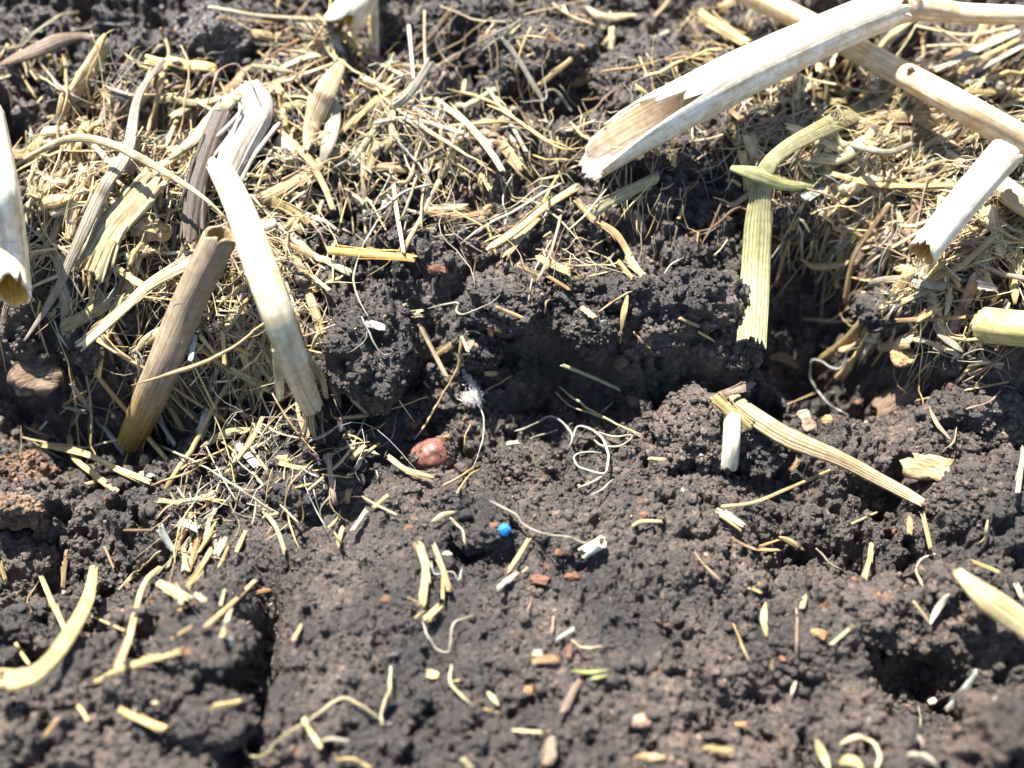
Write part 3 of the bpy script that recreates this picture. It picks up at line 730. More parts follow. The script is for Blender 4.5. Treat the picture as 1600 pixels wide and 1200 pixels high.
5;S;24;g;1;20,840 70,800;green shred left of the red seed
5;S;20;g;1;90,895 190,915;green shred beside the tan brown husk strip
5;F;19;s;2;700,1130 810,1195 860,1245 940,1285 1050,1300 1130,1330 1195,1310;grey root wandering right above the blue pellet
5;S;24;y;1;155,1170 230,1105;yellow straw chip left of the blue pellet, below the red seed
5;S;14;t;1;100,1110 190,1160 270,1200;thin tan straw beside the yellow straw chip
5;S;40;o;1;50,1060 30,1150;orange woody chip lower left of the red seed
5;S;14;s;1;580,350 620,345 655,360;tiny grey sliver on the wall above the middle clod
5;C;28,24,20;k;2;610,415;pinkish grain at the right of the middle clod top
5;C;40,22,-10;r;1;455,65;rusty scrap on the soil under the yellow orange straw
5;S;14;t;1;390,580 415,610;tiny tan crumb of straw at the left of the middle clod
6;L;46;t;4;560,10 620,45 700,45 830,20;tan curled leaf above the dark hole at right
6;L;26;k;2;570,290 700,300 815,300;pinkish straw in the dark hole at right
6;F;9;e;5;640,620 615,560 625,480 740,520 790,440 840,420;pale bluish film thread in the mouth of the dark hole
6;F;9;e;4;640,620 700,690 790,735;pale bluish thread below the film thread
6;S;14;t;2;500,690 640,630;thin tan straw behind the long ribbed leaf
6;C;34,48,20;k;2;600,770;grey tan chip behind the long ribbed leaf
6;P;28,30,0;o;2;690,765;orange pebble behind the long ribbed leaf
6;C;100,60,28;K;3;1010,680;large brown bark chip right of the dark hole
6;C;105,62,-18;t;3;1170,985;tan bark chip near the tip of the long ribbed leaf
6;S;74;y;6;150,640 240,720 340,800;yellow brown knot at the head of the long ribbed leaf
6;S;44;k;5;180,645 360,590;brown stub crossing the head of the long ribbed leaf
6;S;20;t;2;190,1160 350,1140 500,1080 710,990;thin tan straw beneath the long ribbed leaf
6;S;16;t;5;1470,440 1510,340;tan splinter leaning on the green stub at the right edge
6;S;45;s;4;870,130 1000,110 1200,140 1250,130;grey tan straw right above the dark hole
6;S;24;o;4;1000,300 1200,290 1330,280;orange tan straw left of the green stub at the right edge
6;S;40;y;4;1100,300 1220,230;yellow straw crossing the orange tan straw at right
6;S;26;g;4;1260,140 1240,280;upright green straw left of the green stub at the right edge
6;L;44;s;4;1200,365 1260,400 1320,445;silver pointed husk left below the green stub
6;S;28;c;2;1060,380 1160,400 1300,460;cream straw under the silver pointed husk
6;L;24;k;3;1160,700 1200,780 1260,850;grey brown pointed leaf right of the large bark chip
6;F;10;t;3;1290,790 1270,860 1230,900;thin thread from the pointed leaf to the tan bark chip
6;F;14;k;2;1330,710 1430,680 1490,620;brown fibre near the right edge above the tan bark chip
6;S;28;s;5;1600,880 1570,1100;grey straw at the right edge beside the tan bark chip
6;F;18;b;3;920,400 900,440 870,470;brown bent root at the rim of the dark hole
6;S;18;b;2;640,405 740,460;brown splinter inside the dark hole
6;S;20;t;1;0,285 110,330;tan straw at the right end of the overhanging clod
6;S;26;t;1;560,940 515,1000;tan stub beneath the middle of the long ribbed leaf
6;L;60;k;2;420,470 490,470 560,520;pinkish husk scrap at the bottom of the dark hole
6;S;14;y;3;90,350 170,395;short yellow straw left of the hanging green leaf tip
6;F;10;s;4;1180,430 1280,470 1400,430 1500,470;tangled pale fibre below the silver pointed husk
6;C;40,45,0;o;2;1045,470;orange bark crumb at the right rim of the dark hole
6;S;40;w;4;1380,130 1480,150;white chaff flake under the hollow white stub
7;S;34;t;3;745,265 670,340 620,500 590,620 540,740;long tan straw in the left foreground soil
7;L;36;g;2;745,195 640,290 550,375;green blade left of the chopped straw heap
7;S;32;t;3;190,310 250,450 310,570;tan straw touching the inside of the big yellow curved leaf
7;S;26;t;2;305,185 290,375;upright tan straw above the big yellow curved leaf
7;S;34;y;3;430,810 560,740 720,690 840,665;yellow straw at the foot of the long tan straw
7;S;40;t;2;640,700 740,685 845,655;tan straw alongside the yellow one at the foot of the long tan straw
7;S;42;y;2;545,925 650,975 775,1020;yellow stub in the lower left foreground
7;S;30;y;2;965,920 1120,895;pale yellow stub beside the shadowed crevice
7;S;28;t;3;945,550 1070,440 1190,325;tan straw propped over the top of the shadowed crevice
7;S;26;o;2;1135,400 1260,375;short orange tan stub right of the propped tan straw
7;S;16;t;2;770,615 895,540;thin tan straw below the chopped straw heap
7;F;13;w;3;1260,435 1190,490 1085,580;white root across the top of the shadowed crevice
7;S;28;g;2;1030,600 1070,450;green straw standing at the top of the shadowed crevice
7;S;18;g;2;1040,370 1020,450;short green straw above the shadowed crevice
7;S;14;c;2;1110,625 1195,635;thin pale straw level in the shadowed crevice
7;S;44;e;2;1035,620 1100,605;pale green grey chip at the mouth of the shadowed crevice
7;S;20;y;1;350,905 375,930 410,985;yellow shred below the big yellow curved leaf
7;S;14;t;2;420,495 500,530 580,565;thin straw joining the big curved leaf and long tan straw
7;F;16;g;3;1125,1080 1150,1140 1220,1140 1300,1060 1440,970 1550,890 1610,880 1700,930 1780,990;long green root trailing out of the shadowed crevice
7;S;26;y;2;1400,960 1430,1020 1490,1110;yellow tan shred under the long green root
7;L;24;s;2;1470,1085 1530,1065 1620,1075;white bowed husk rim at the bottom edge left of centre
7;S;20;y;1;70,620 100,670 140,725;small yellow shred left of the big yellow curved leaf
7;F;9;t;2;180,330 130,420 150,480;thin fibre hooked left of the tan straw in the lower left
7;S;40;e;3;740,70 770,140 810,200;pale green straw at the left side of the chopped straw heap
7;S;44;w;4;840,60 925,95;bright white stub on top of the chopped straw heap
7;S;38;o;3;935,100 900,200 865,310;orange tan straw in the chopped straw heap
7;S;30;c;3;850,180 860,290;cream straw next to the orange tan one in the chopped straw heap
7;S;34;y;3;985,180 920,290 865,370;yellow straw at the bottom of the chopped straw heap
7;S;44;s;3;1045,130 1000,220;pale grey stub at the right of the chopped straw heap
7;S;26;t;2;1140,95 1090,205;short tan straw right outside the chopped straw heap
7;S;14;t;4;1000,100 940,180;thin tan needle in the chopped straw heap
7;S;18;t;2;1060,170 1010,280;thin tan straw under the pale grey stub of the heap
7;S;60;g;1;730,340 800,380 860,440;fuzzy pale green scrap just below the chopped straw heap
7;S;16;o;1;820,475 910,430;orange sliver below the fuzzy pale green scrap
7;S;30;g;1;900,390 960,440;small green chip right of the fuzzy pale green scrap
7;S;14;t;1;480,170 530,280;thin tan straw above the big curved leaf and green blade
7;S;16;b;2;570,100 710,100;brown straw lying level left of the chopped straw heap
7;S;24;y;2;1590,80 1560,180;yellow straw standing lower left of the orange woody chip
7;S;24;g;3;1215,0 1280,90 1325,215;grey green stem at the lower end of the long grey rootlet
7;S;38;t;2;205,1060 270,970;blurred tan stub in the bottom left corner
7;S;22;t;1;1350,620 1400,530;short tan straw right of the shadowed crevice
7;S;20;y;1;0,240 30,340;yellow straw at the left edge above the big curved leaf
7;S;18;y;1;1210,40 1310,15;yellow needle across the grey green stem
7;S;20;c;1;700,895 740,905;pale fleck at the shadowed edge of the lower left clod
8;S;44;t;3;365,150 400,280 385,460;tan straw, left of a leaning pair below the pit
8;S;30;t;3;430,150 480,280 510,390;tan straw, right of a leaning pair below the pit
8;S;18;y;2;480,300 480,430;yellow splinter between the leaning pair of tan straws
8;S;44;y;2;475,440 390,520;yellow stub at the foot of the leaning pair of tan straws
8;S;20;c;2;400,465 345,515;cream shred left at the foot of the leaning pair of straws
8;F;12;s;3;385,520 420,600 460,655 510,655 525,540 620,490;grey thread hooked like a U below the leaning pair of straws
8;F;12;w;2;430,240 440,300 520,290 550,330 570,270;white fuzzy thread between the leaning pair of straws
8;S;26;t;2;885,130 830,220 775,300;tan straw just below the blue pellet
8;S;30;s;2;725,375 830,290;grey stub below the blue pellet
8;S;14;t;2;838,300 878,268;small tan sliver at the end of the grey stub
8;C;30,19,5;r;1;1030,200;orange red chip left of the small white stub
8;C;52,20,-20;r;1;930,330;rusty bark chip right of the grey stub below the blue pellet
8;C;34,20,10;r;1;1075,312;rusty chip under the small white stub
8;S;22;t;2;1350,85 1400,60 1500,60;tan curved shred right of the small white stub
8;L;30;g;3;425,65 480,30 540,15;green leaf scrap over the small hole left of the blue pellet
8;F;16;c;3;510,40 570,100 590,190;cream fibre hooked down from the green leaf scrap
8;S;22;e;1;1000,610 1095,550;pale green stub in the foreground right of centre
8;F;14;c;2;1070,610 1130,640 1220,635;pale thread bowed right of the pale green stub
8;S;36;o;2;885,710 950,695 1020,690;orange tan woody piece in the centre foreground
8;L;24;G;2;1070,750 1160,757 1250,745;bright green sprout in the foreground
8;L;20;G;2;1160,790 1245,770;shorter green sprout beneath the bright green one
8;S;36;k;2;1120,790 1070,870 1030,950;brown tan shred below the green sprouts
8;F;18;g;2;520,720 510,800 560,860 615,900;green curved rootlet in the foreground left of centre
8;L;30;g;1;685,845 740,910;green leaf fleck right of the green curved rootlet
8;F;12;y;1;670,925 755,950;short yellow fibre under the green leaf fleck
8;C;26,20,0;y;1;432,768;yellow chip left of the green curved rootlet
8;P;26,20,0;s;1;500,215;pale angular stone between the leaning pair of straws
8;F;14;k;1;885,415 870,485;small brown fibre in the middle of the foreground soil
8;F;18;k;1;992,495 983,580;brown root stub left of the pale green stub
8;F;10;t;1;310,410 370,435;tiny fibre left of the yellow stub at the leaning pair
8;F;20;g;3;240,730 235,830 200,920 195,1000;green grey stem meeting the end of the long green root
8;S;60;k;2;985,1050 960,1190;brown woody piece at the bottom edge in the middle
8;S;16;t;2;800,1025 940,1035;thin tan straw left of the brown woody piece at the bottom
8;P;28,20,0;s;1;920,672;pale grey stone above the orange tan woody piece
8;P;50,36,10;k;0;1400,985;pale tan stone in the lower foreground right of centre
8;L;44;t;1;1370,1150 1440,1150 1510,1150;pale yellow husk at the bottom edge right of centre
8;S;34;g;2;570,1150 620,1210;green straw stub at the bottom edge left of centre
8;F;20;y;2;-20,1165 60,1160 150,1200;yellow fibre leaving the frame at the bottom left of centre
8;F;12;o;1;1465,515 1520,550;small orange fibre in the foreground soil right of centre
8;S;34;r;1;1065,620 1060,700;reddish flake under the pale bowed thread
8;C;20,18,0;o;1;878,842;tiny orange chip in the centre foreground below the woody piece
8;S;12;y;1;520,800 580,790;yellow needle across the green curved rootlet
9;S;22;y;4;1350,240 1490,295;orange yellow straw just behind the pale yellow stem at right
9;L;40;t;2;405,430 395,500 408,590;upright tan leaf flake in the right foreground
9;F;14;k;2;545,455 545,670;thin upright brown fibre right of the upright leaf flake
9;F;12;t;2;250,530 290,620 330,710;thin tan fibre lower left of the upright leaf flake
9;S;28;t;3;895,155 880,250 850,350;upright tan straw in the right middle soil
9;F;14;c;2;1190,210 1120,240 1105,290 1135,365;pale thread bowed left of the pale yellow stem at right
9;S;18;c;3;1085,425 1165,530;thin cream straw forming the left arm of a V
9;L;36;w;3;1250,395 1190,480 1165,535;white husk forming the right arm of a V
9;S;18;g;1;800,70 930,10;green needle below the tip of the long ribbed leaf
9;S;34;t;3;1075,20 1070,120;tan stub, left of a pair under the tip of the ribbed leaf
9;S;24;t;3;1130,20 1170,190;tan straw, right of a pair under the tip of the ribbed leaf
9;F;20;c;3;1430,50 1420,130 1390,160;pale root near the right edge above the pale yellow stem
9;S;28;t;2;250,140 350,185 470,190;tan straw lying low in the soil right of the small white stub
9;L;38;t;2;465,130 520,155 585,195;tan husk next to the low tan straw
9;S;14;o;2;370,175 470,140;orange sliver crossing the low tan straw
9;S;18;g;2;700,635 810,540;green tan needle in the right foreground
9;C;38,22,-20;o;1;650,575;orange crumb in the right foreground soil
9;F;12;t;2;70,200 130,270 210,350;thin tan fibre left of the low tan straw
9;S;18;y;1;320,360 390,390;small yellow shred above the upright leaf flake
9;F;32;c;3;745,1090 830,1060 900,1080 935,1150 910,1210;cream root curled at the bottom edge right
9;L;52;g;3;635,1065 700,1210;green yellow leaf tip at the bottom edge right
9;L;60;y;3;740,1180 800,1165 860,1210;yellow leaf scrap at the bottom edge beside the green tip
9;S;44;y;2;110,1105 260,1128;yellow tan stub near the bottom edge right of centre
9;F;22;s;2;1070,1020 1120,1060 1135,1120;grey root in the dark hollow at lower right
9;F;10;s;3;1110,910 1118,980 1120,1060;thin grey thread above the grey root at lower right
9;F;26;s;2;1060,1135 1140,1140 1200,1190;pale grey root at the bottom edge in the lower right
9;S;36;e;3;1385,750 1310,850 1235,940;bluish grey straw sticking out of the lower right hole
9;L;22;c;2;545,795 520,865;small cream grain husk below the upright brown fibre
9;F;14;s;2;635,185 700,250 770,290;grey fibre right of the tan husk and the low tan straw
9;S;30;c;4;1560,340 1600,420;cream shred at the right edge on the pale yellow stem
9;S;20;b;1;470,1030 490,1100;brown stub near the bottom edge right of centre
9;C;28,12,0;o;1;290,1000;flat orange crumb near the bottom edge right of centre
9;S;36;c;2;175,5 240,35 310,85;cream straw left below the thin tan straw of the ribbed leaf
9;S;16;y;2;190,30 300,105;yellow needle just under the cream straw by the ribbed leaf
9;S;26;g;1;590,390 570,465;green yellow shred above the upright brown fibre
9;S;22;t;1;432,690 430,755;small tan sliver under the upright leaf flake
9;P;22,22,0;w;1;1175,890;pale pebble in the lower right dark soil
'''
for i, ln in enumerate(DATA.strip().splitlines()): build_line(i, ln)

# ------------------------------------------------------------------ the big hollow stalks and stems
def along(P, s, tot):                             # s in metres along P
    L = np.r_[0, np.cumsum(np.linalg.norm(np.diff(P, axis=0), axis=1))]
    s = np.clip(s, 0, L[-1]); return np.stack([np.interp(s, L, P[:, k]) for k in range(3)], -1)
def stalk(uvz, width, label, cut0=(0, 0, 0, 0), cut1=(0, 0, 0, 0), col=PAL['w'], inner=(.50, .30, .11), nodes_at=(), name='straw_stalk',
          cat='stalk', mat=None, seed=1, wall=.16, K=40, n=90, widths=None, grp='thick cut stalks', rag=.5, lining=True, z_abs=False, groove=.012, foot=None):
    """uvz: picture x, y and height above the lay surface in mm; width in px. Cuts are mm cut back towards camera, up, away, down."""
    g = np.random.default_rng(seed); mat = mat or STALK
    pts = []
    for u, v, h in uvz:
        d = rays([[u, v]])[0]
        t = (h*MM-CAM[2])/d[2] if z_abs else hit([[u, v]])[0]-h*MM
        pts.append(CAM+d*t)
    P = spline(np.array(pts), n); tot = np.linalg.norm(np.diff(P, axis=0), axis=1).sum()
    T = norm(np.gradient(P, axis=0)); tc = norm(CAM-P)
    A = norm(tc-(tc*T).sum(1)[:, None]*T); B = np.cross(T, A)
    if B[n//2].dot(UP) < 0: B = -B; hand = -1
    else: hand = 1
    depth = ((P-CAM)@FWD)/DIST
    r = width*PX*.5*depth
    if widths: r = r*np.interp(np.linspace(0, 1, n), np.linspace(0, 1, len(widths)), widths)
    th = np.arange(K)/K*2*math.pi
    def cut(c):
        q = np.interp(th, np.linspace(0, 2*math.pi, len(c)+1), list(c)+[c[0]])
        rn = g.random(K); rn = .35*rn+.3*np.roll(rn, 1)+1.6*(g.random(K)**7)+.35*vnoise(np.stack([th*1.3, th*0+seed], 1), 8)
        rn = np.maximum(rn, 0)
        return (np.maximum(q, 0)+rn*rag*.9*(1+.25*q))*MM
    s0, s1 = cut(cut0), tot-cut(cut1); fr = np.linspace(0, 1, n)
    S = s0[None]+(s1-s0)[None]*fr[:, None]
    lin = np.linspace(0, tot, n)
    def at(Q, S): return np.stack([np.interp(S, lin, Q[:, k]) for k in range(3)], -1)
    nd = np.zeros_like(S)
    for a_ in nodes_at: nd += .16*np.exp(-((S/MM-a_)/1.2)**2)-.05*np.exp(-((S/MM-a_-2.5)/1.0)**2)
    rr = np.interp(S, lin, r)*(1+nd+groove*g.normal(0, 1, K)[None]+.015*vnoise(np.stack([(S/MM/6).ravel(), np.tile(th*2, n)], 1), seed).reshape(S.shape))
    dirs = at(A, S)*np.cos(th)[None, :, None]+at(B, S)*np.sin(th)[None, :, None]
    outer = at(P, S)+dirs*rr[..., None]; innr = at(P, S)+dirs*(rr*(1-wall))[..., None]
    i = np.arange(n-1)[:, None]*K; j = np.arange(K); j2 = (j+1) % K
    Q = np.stack([i+j, i+j2, i+K+j2, i+K+j], -1).reshape(-1, 4)
    m = n*K; rim = np.concatenate([np.stack([j2, j, j+m, j2+m], 1), np.stack([j+m-K, j2+m-K, j2+2*m-K, j+2*m-K], 1)])
    if hand < 0: Q = Q[:, ::-1]; rim = rim[:, ::-1]
    o = g.random()*90
    st = np.stack([(S/MM).ravel()+o, np.tile(th*r.mean()/MM, n), np.full(m, o)], 1)
    C = np.tile(np.array(col), (m, 1))
    if foot is not None:
        fk = np.interp((S/MM).ravel()+1.5*vnoise(np.stack([(S/MM/5).ravel(), np.tile(th, n)], 1), 3), foot[1], [1, 0])[:, None]; C = C*(1-fk)+np.array(foot[0])*fk
    gapm = (wall*.02)
    mid = at(P, S)+dirs*(rr*(1-wall*.85))[..., None]
    root = bpy.data.objects.new(name, None); sc.collection.objects.link(root); root.empty_display_size = .003
    parts = []
    Vw = np.vstack([outer.reshape(-1, 3), mid.reshape(-1, 3)])
    rm = mesh_obj('outer_wall', Vw, np.concatenate([Q, Q[:, ::-1]+m, rim]), mat,
        {'Col': ('FLOAT_COLOR', with_alpha(np.vstack([C, C]))), 'strand': ('FLOAT_VECTOR', np.vstack([st, st]))}, root); parts.append(rm)
    if lining:
        Ci = np.tile(np.array(inner), (m, 1)); in2 = at(P, S)+dirs*(rr*(1-wall*1.25))[..., None]
        ext = (2*rr.mean())
        Vl = np.vstack([(at(P, S)+dirs*(rr*(1-wall*.92))[..., None]).reshape(-1, 3), in2.reshape(-1, 3)])
        parts.append(mesh_obj('pith_lining', Vl, np.concatenate([Q, Q[:, ::-1]+m, rim]), LINING,
            {'Col': ('FLOAT_COLOR', with_alpha(np.vstack([Ci, Ci]))), 'strand': ('FLOAT_VECTOR', np.vstack([st, st]))}, root))
    for a_ in nodes_at:                           # the raised ring at a joint
        c_ = at(P, np.array([a_*MM]))[0]; q = np.linspace(-1.2, 1.2, 9)*MM
        PP = at(P, a_*MM+q); rad = np.interp(a_*MM, lin, r)*(1.17+.06*np.cos(np.linspace(-math.pi, math.pi, 9)))
        dn = at(A, a_*MM+q)[:, None]*np.cos(th)[None, :, None]+at(B, a_*MM+q)[:, None]*np.sin(th)[None, :, None]
        Vn = (PP[:, None]+dn*(rad[:, None]*(1+.03*g.normal(0, 1, K)))[..., None]).reshape(-1, 3)
        i9 = np.arange(8)[:, None]*K; Qn = np.stack([i9+j, i9+j2, i9+K+j2, i9+K+j], -1).reshape(-1, 4)
        if hand < 0: Qn = Qn[:, ::-1]
        stn = np.stack([np.repeat(q/MM, K), np.tile(th*3, 9), np.zeros(9*K)], 1)
        parts.append(mesh_obj('joint', Vn, Qn, STRAW, {'Col': ('FLOAT_COLOR', with_alpha(np.tile(np.array(col)*.8, (9*K, 1)))), 'strand': ('FLOAT_VECTOR', stn)}, root))
    b = P[np.argmin(P[:, 2])]; recenter(root, parts, b); tag(root, label, cat, grp)
    return root, P
W1 = (.86, .81, .72)
stalk([(897, 262, 6), (1000, 200, 9), (1150, 120, 15), (1300, 50, 20.5), (1412, 4, 23)], 75, 'thickest white stalk, split open at its lower left tip',
      cut0=(20, 16, 13, 4, 0, 0, 1, 5), col=W1, inner=(.90, .80, .66), seed=3, widths=(.95, 1.05, 1.0, .88, .82), rag=1.6)
stalk([(1405, 8, 23), (1500, 20, 22), (1610, 24, 21), (1700, 30, 20)], 29, 'slim white stalk lying level in the top right corner', col=(.70, .58, .42), seed=4, nodes_at=(2.0,), widths=(1.5, 1.05, 1, 1), lining=False, K=28)
stalk([(1130, -28, 8), (1250, 30, 11), (1380, 100, 13.5), (1500, 165, 14.5), (1650, 252, 14), (1720, 295, 13)], 41, 'long white stalk running to the right edge beneath the thickest one',
      col=(.74, .60, .42), seed=5, widths=(.82, .85, .95, 1.05, 1.15, 1.15), lining=False, K=32)
stalk([(1437, 402, 9), (1505, 316, 12), (1575, 235, 17)], 50, 'short white hollow stub with its open mouth towards the dark hole', cut0=(2.0, 0, 0, 0), col=W1, inner=(.62, .34, .10), seed=6, K=34, n=40, widths=(.95, 1, 1.08), rag=.9)
stalk([(1555, 285, 3), (1600, 318, 4), (1680, 370, 5)], 36, 'grey fibrous stalk behind the short hollow stub', col=(.52, .42, .30), seed=7, lining=False, K=28, n=40, mat=STRAW)
stalk([(1537, 508, 5), (1600, 514, 6), (1690, 520, 7)], 56, 'green yellow stub poking in at the right edge', cut0=(.4, .2, .2, .3), col=(.60, .56, .26), inner=(.5, .42, .2), seed=8, K=36, n=40)
stalk([(20, 472, 14), (10, 380, 18), (-5, 290, 21), (-30, 180, 23)], 66, 'white hollow stalk at the left edge with its open end down', cut0=(3.2, .5, 0, 2.5), col=W1, inner=(.72, .40, .07), seed=9, K=34, n=50, widths=(.85, .95, 1, 1.05), rag=1.3)
stalk([(524, 50, 8), (552, 10, 11), (590, -50, 14)], 54, 'upturned white stalk at the top edge with a dark yellow mouth', cut0=(5.0, 0, 0, 1.5), col=W1, inner=(.42, .28, .05), seed=10, K=34, n=40, rag=1.0)
stalk([(204, 692, .5), (250, 585, 4), (292, 480, 9), (350, 358, 15)], 54, 'smooth round brown stalk standing in the soil at left', cut1=(1, 2, 0, 0), col=(.34, .27, .19), foot=((.42, .25, .07), (7, 22)), inner=(.3, .22, .12), seed=11, K=36, n=90, widths=(.78, .98, .95, .98), mat=STRAW, groove=.008, rag=.6)
stalk([(148+1060*0+996, 648, 3), (1143, 690, 3), (1138, 740, 2)], 27, 'white stub stalk hanging below the knot of the ribbed leaf', cut1=(1.2, .5, 0, .8), col=(.60, .61, .52), seed=12, K=24, n=30, lining=False)
stalk([(906, 867, 1.8), (925, 856, 2.2), (944, 845, 2.6)], 19, 'small white stub lying on the soil right of the blue pellet', cut0=(.5, .2, 0, .2), cut1=(.3, 0, 0, .3), col=(.80, .79, .74), inner=(.6, .5, .35), seed=14, K=22, n=20, wall=.3)
# the bright bent stem at left with its thin side sliver
def blade(uvl, width, label, col, seed, widths, mat, curl=2.2, name='leaf_blade', cat='leaf', grp='dry leaf blades and husks', M=17, rag=.8, n=70, th=.00035, nref=None, twist=0):
    g = np.random.default_rng(seed); q = spline(np.array(uvl, float), n)
    t0 = hit(q[:, :2]); x = np.linspace(-1, 1, n); t = np.polyval(np.polyfit(x, t0, 3), x)-q[:, 2]*MM
    P = CAM+rays(q[:, :2])*t[:, None]; hw = width*PX*.5*(t/DIST)*np.interp(np.linspace(0, 1, n), np.linspace(0, 1, len(widths)), widths)
    nr = norm(norm(CAM-P[n//2])*.9+np.array([0, 0, .3])) if nref is None else norm(np.array(nref))
    V, F, C, st = ribbon(P, hw.mean(), nr, curl, th, g, M, rag, col, twist, 0, .07)
    K = 2*M; V = V.reshape(n, K, 3); V = P[:, None]+(V-P[:, None])*(hw/hw.mean())[:, None, None]; V = V.reshape(-1, 3)
    ob = put(name, V, F, C, st, mat); recenter(ob, [ob], P[np.argmin(P[:, 2])]); tag(ob, label, cat, grp)
    return ob
blade([(340, 255, 10), (372, 320, 19), (405, 410, 27), (440, 510, 26), (468, 590, 17), (490, 640, 6)], 45, 'bright cream bent stem arching out of the straw at left', (.78, .70, .54), 21, (.85, .95, 1.15, 1.1, 1.05, .8), STALK, 2.6, 'bent_stem', 'stem', None, 17, 1.2, 90, .0005)
blade([(432, 545, 21), (436, 590, 15), (438, 626, 10)], 15, 'pale side sliver hanging off the bright bent stem', (.55, .52, .36), 22, (1, 1, .7), STRAW, 2.0, 'straw_piece', 'straw', 'pieces of dry straw on the soil', 9, 1, 24)
blade([(470, 545, 21), (500, 585, 15), (510, 622, 8)], 12, 'tan frayed sliver right of the tip of the bright bent stem', (.45, .36, .24), 23, (1, 1, .7), STRAW, 2.0, 'straw_piece', 'straw', 'pieces of dry straw on the soil', 9, 1, 24)
blade([(1174, 541, 7), (1178, 470, 8), (1183, 380, 8), (1188, 310, 7), (1198, 264, 7), (1228, 232, 6), (1290, 198, 5), (1375, 158, 3)], 42,
      'long green yellow leaf hanging straight down beside the dark hole', (.37, .345, .19), 24, (1.1, 1.15, 1.15, 1.1, .8, .55, .6, .7, .6), RIBBED, .9, rag=1.2, n=110)
blade([(1141, 262, 6), (1180, 272, 7), (1225, 288, 7), (1262, 290, 6), (1282, 284, 5)], 22, 'short green leaf lying across the bend of the long green leaf', (.36, .37, .17), 25, (.4, 1.0, 1.0, .6, .1), STRAW, 1.3, rag=.3)
blade([(1136, 618, 6), (1170, 645, 7), (1230, 683, 7), (1310, 716, 6.5), (1380, 752, 5.5), (1432, 780, 4.5), (1470, 802, 3.5)], 28,
      'long ribbed tan leaf lying across the soil at right', (.50, .40, .25), 26, (1.0, 1.15, 1.2, .95, .8, .65, .3), RIBBED, 1.3, rag=.8, n=100)
blade([(147, 884, 6), (136, 938, 8), (104, 998, 8), (66, 1045, 8), (30, 1062, 7), (-25, 1062, 6)], 25, 'big yellow curved leaf sweeping in from the left edge', (.56, .46, .24), 27, (.5, .8, .9, 1.1, 1.3, 1.5), RIBBED, .8, rag=2.2, n=90)
blade([(1490, 888, 5), (1530, 925, 6), (1580, 962, 6), (1660, 1015, 6)], 38, 'pale yellow stem entering at the right edge in the foreground', (.68, .58, .33), 28, (.35, 1.1, 1.1, 1.2), RIBBED, 1.2, 'stem', 'stem', None, rag=1.0)

# ------------------------------------------------------------------ seed, pellet, fluff
def smat(name, col, rough, bump_s, coat=0, sub=0, specks=None):
    m, t, p, o = nodes(name); g_ = N(t, 'ShaderNodeTexCoord').outputs['Object']
    n1 = N(t, 'ShaderNodeTexNoise', Scale=350.0, Detail=4.0); t.links.new(g_, n1.inputs['Vector'])
    r = ramp(t, n1.outputs[0], [(.3, tuple(c*.7 for c in col)), (.7, tuple(min(1, c*1.25) for c in col))]); c = r.outputs[0]
    if specks:
        n2 = N(t, 'ShaderNodeTexNoise', Scale=1500.0, Detail=5.0, Roughness=.7); t.links.new(g_, n2.inputs['Vector'])
        r2 = ramp(t, n2.outputs[0], [(.60, (0, 0, 0)), (.63, (1, 1, 1))]); c = mul(t, c, specks, r2.outputs[0], 'MIX')
    t.links.new(c, p.inputs['Base Color']); p.inputs['Roughness'].default_value = rough; p.inputs['Coat Weight'].default_value = coat; p.inputs['Coat Roughness'].default_value = .25
    t.links.new(bump(t, n1.outputs[0], .0002, bump_s), p.inputs['Normal'])
    return m
SEED = smat('seed_coat', (.13, .045, .027), .62, 1.6, .1, specks=(.06, .028, .02)); BLUE = smat('blue_coating', (.015, .18, .45), .7, 1.0, 0)
def at_px(u, v, lift=0):
    t = hit([[u, v]])[0]-lift*MM; return CAM+rays([[u, v]])[0]*t, t/DIST*PX
P, k = at_px(676, 712, .1); g = np.random.default_rng(5)
rt = bpy.data.objects.new('seed', None); sc.collection.objects.link(rt); rt.location = P
V, F, C, st = flake(P, 36*k, 27*k, 24*k, math.radians(18), g, (.3, .1, .06), .11, 5)
b = mesh_obj('seed_coat', V, F, SEED, parent=rt)
d = g.normal(size=(900, 3)); d = norm(d); ez = norm(CAM-P); ex = norm(RIGHT*.95+UP*.31); ex = norm(ex-ex.dot(ez)*ez); ey = np.cross(ez, ex)
keep = (d[:, 2] > -.2) & ((d[:, 1] < -.55) | (d[:, 0] > .62) | ((d[:, 0] < -.7) & (d[:, 1] > 0)) | (g.random(900) < .14)); d = d[keep]
pos = P+d[:, :1]*ex*36*k+d[:, 1:2]*ey*27*k+d[:, 2:]*ez*23*k
V, F, C = crumbs(pos, np.clip(.16*(1-g.random(len(d))*.95)**-.5, 0, .6)*MM, g, VAR1)
c2 = mesh_obj('stuck_soil', V, F, SOIL, {'Col': ('FLOAT_COLOR', with_alpha(C))}, rt); c2['kind'] = 'stuff'
for m_ in (b, c2):
    n_ = len(m_.data.vertices); q = np.empty(n_*3, np.float32); m_.data.vertices.foreach_get('co', q); q = q.reshape(-1, 3)-P.astype(np.float32); m_.data.vertices.foreach_set('co', q.ravel()); m_.data.update()
tag(rt, 'reddish brown oval seed with soil stuck on it in the pit', 'seed')
P, k = at_px(788, 828, .7); V, F, C, st = flake(P, 9.8*k, 9.6*k, 9*k, .4, g, (0, 0, 1), .13, 3)
o = mesh_obj('blue_pellet', V, F, BLUE); recenter(o, [o], P); tag(o, 'tiny bright blue round pellet on the soil below the pit', 'pellet')
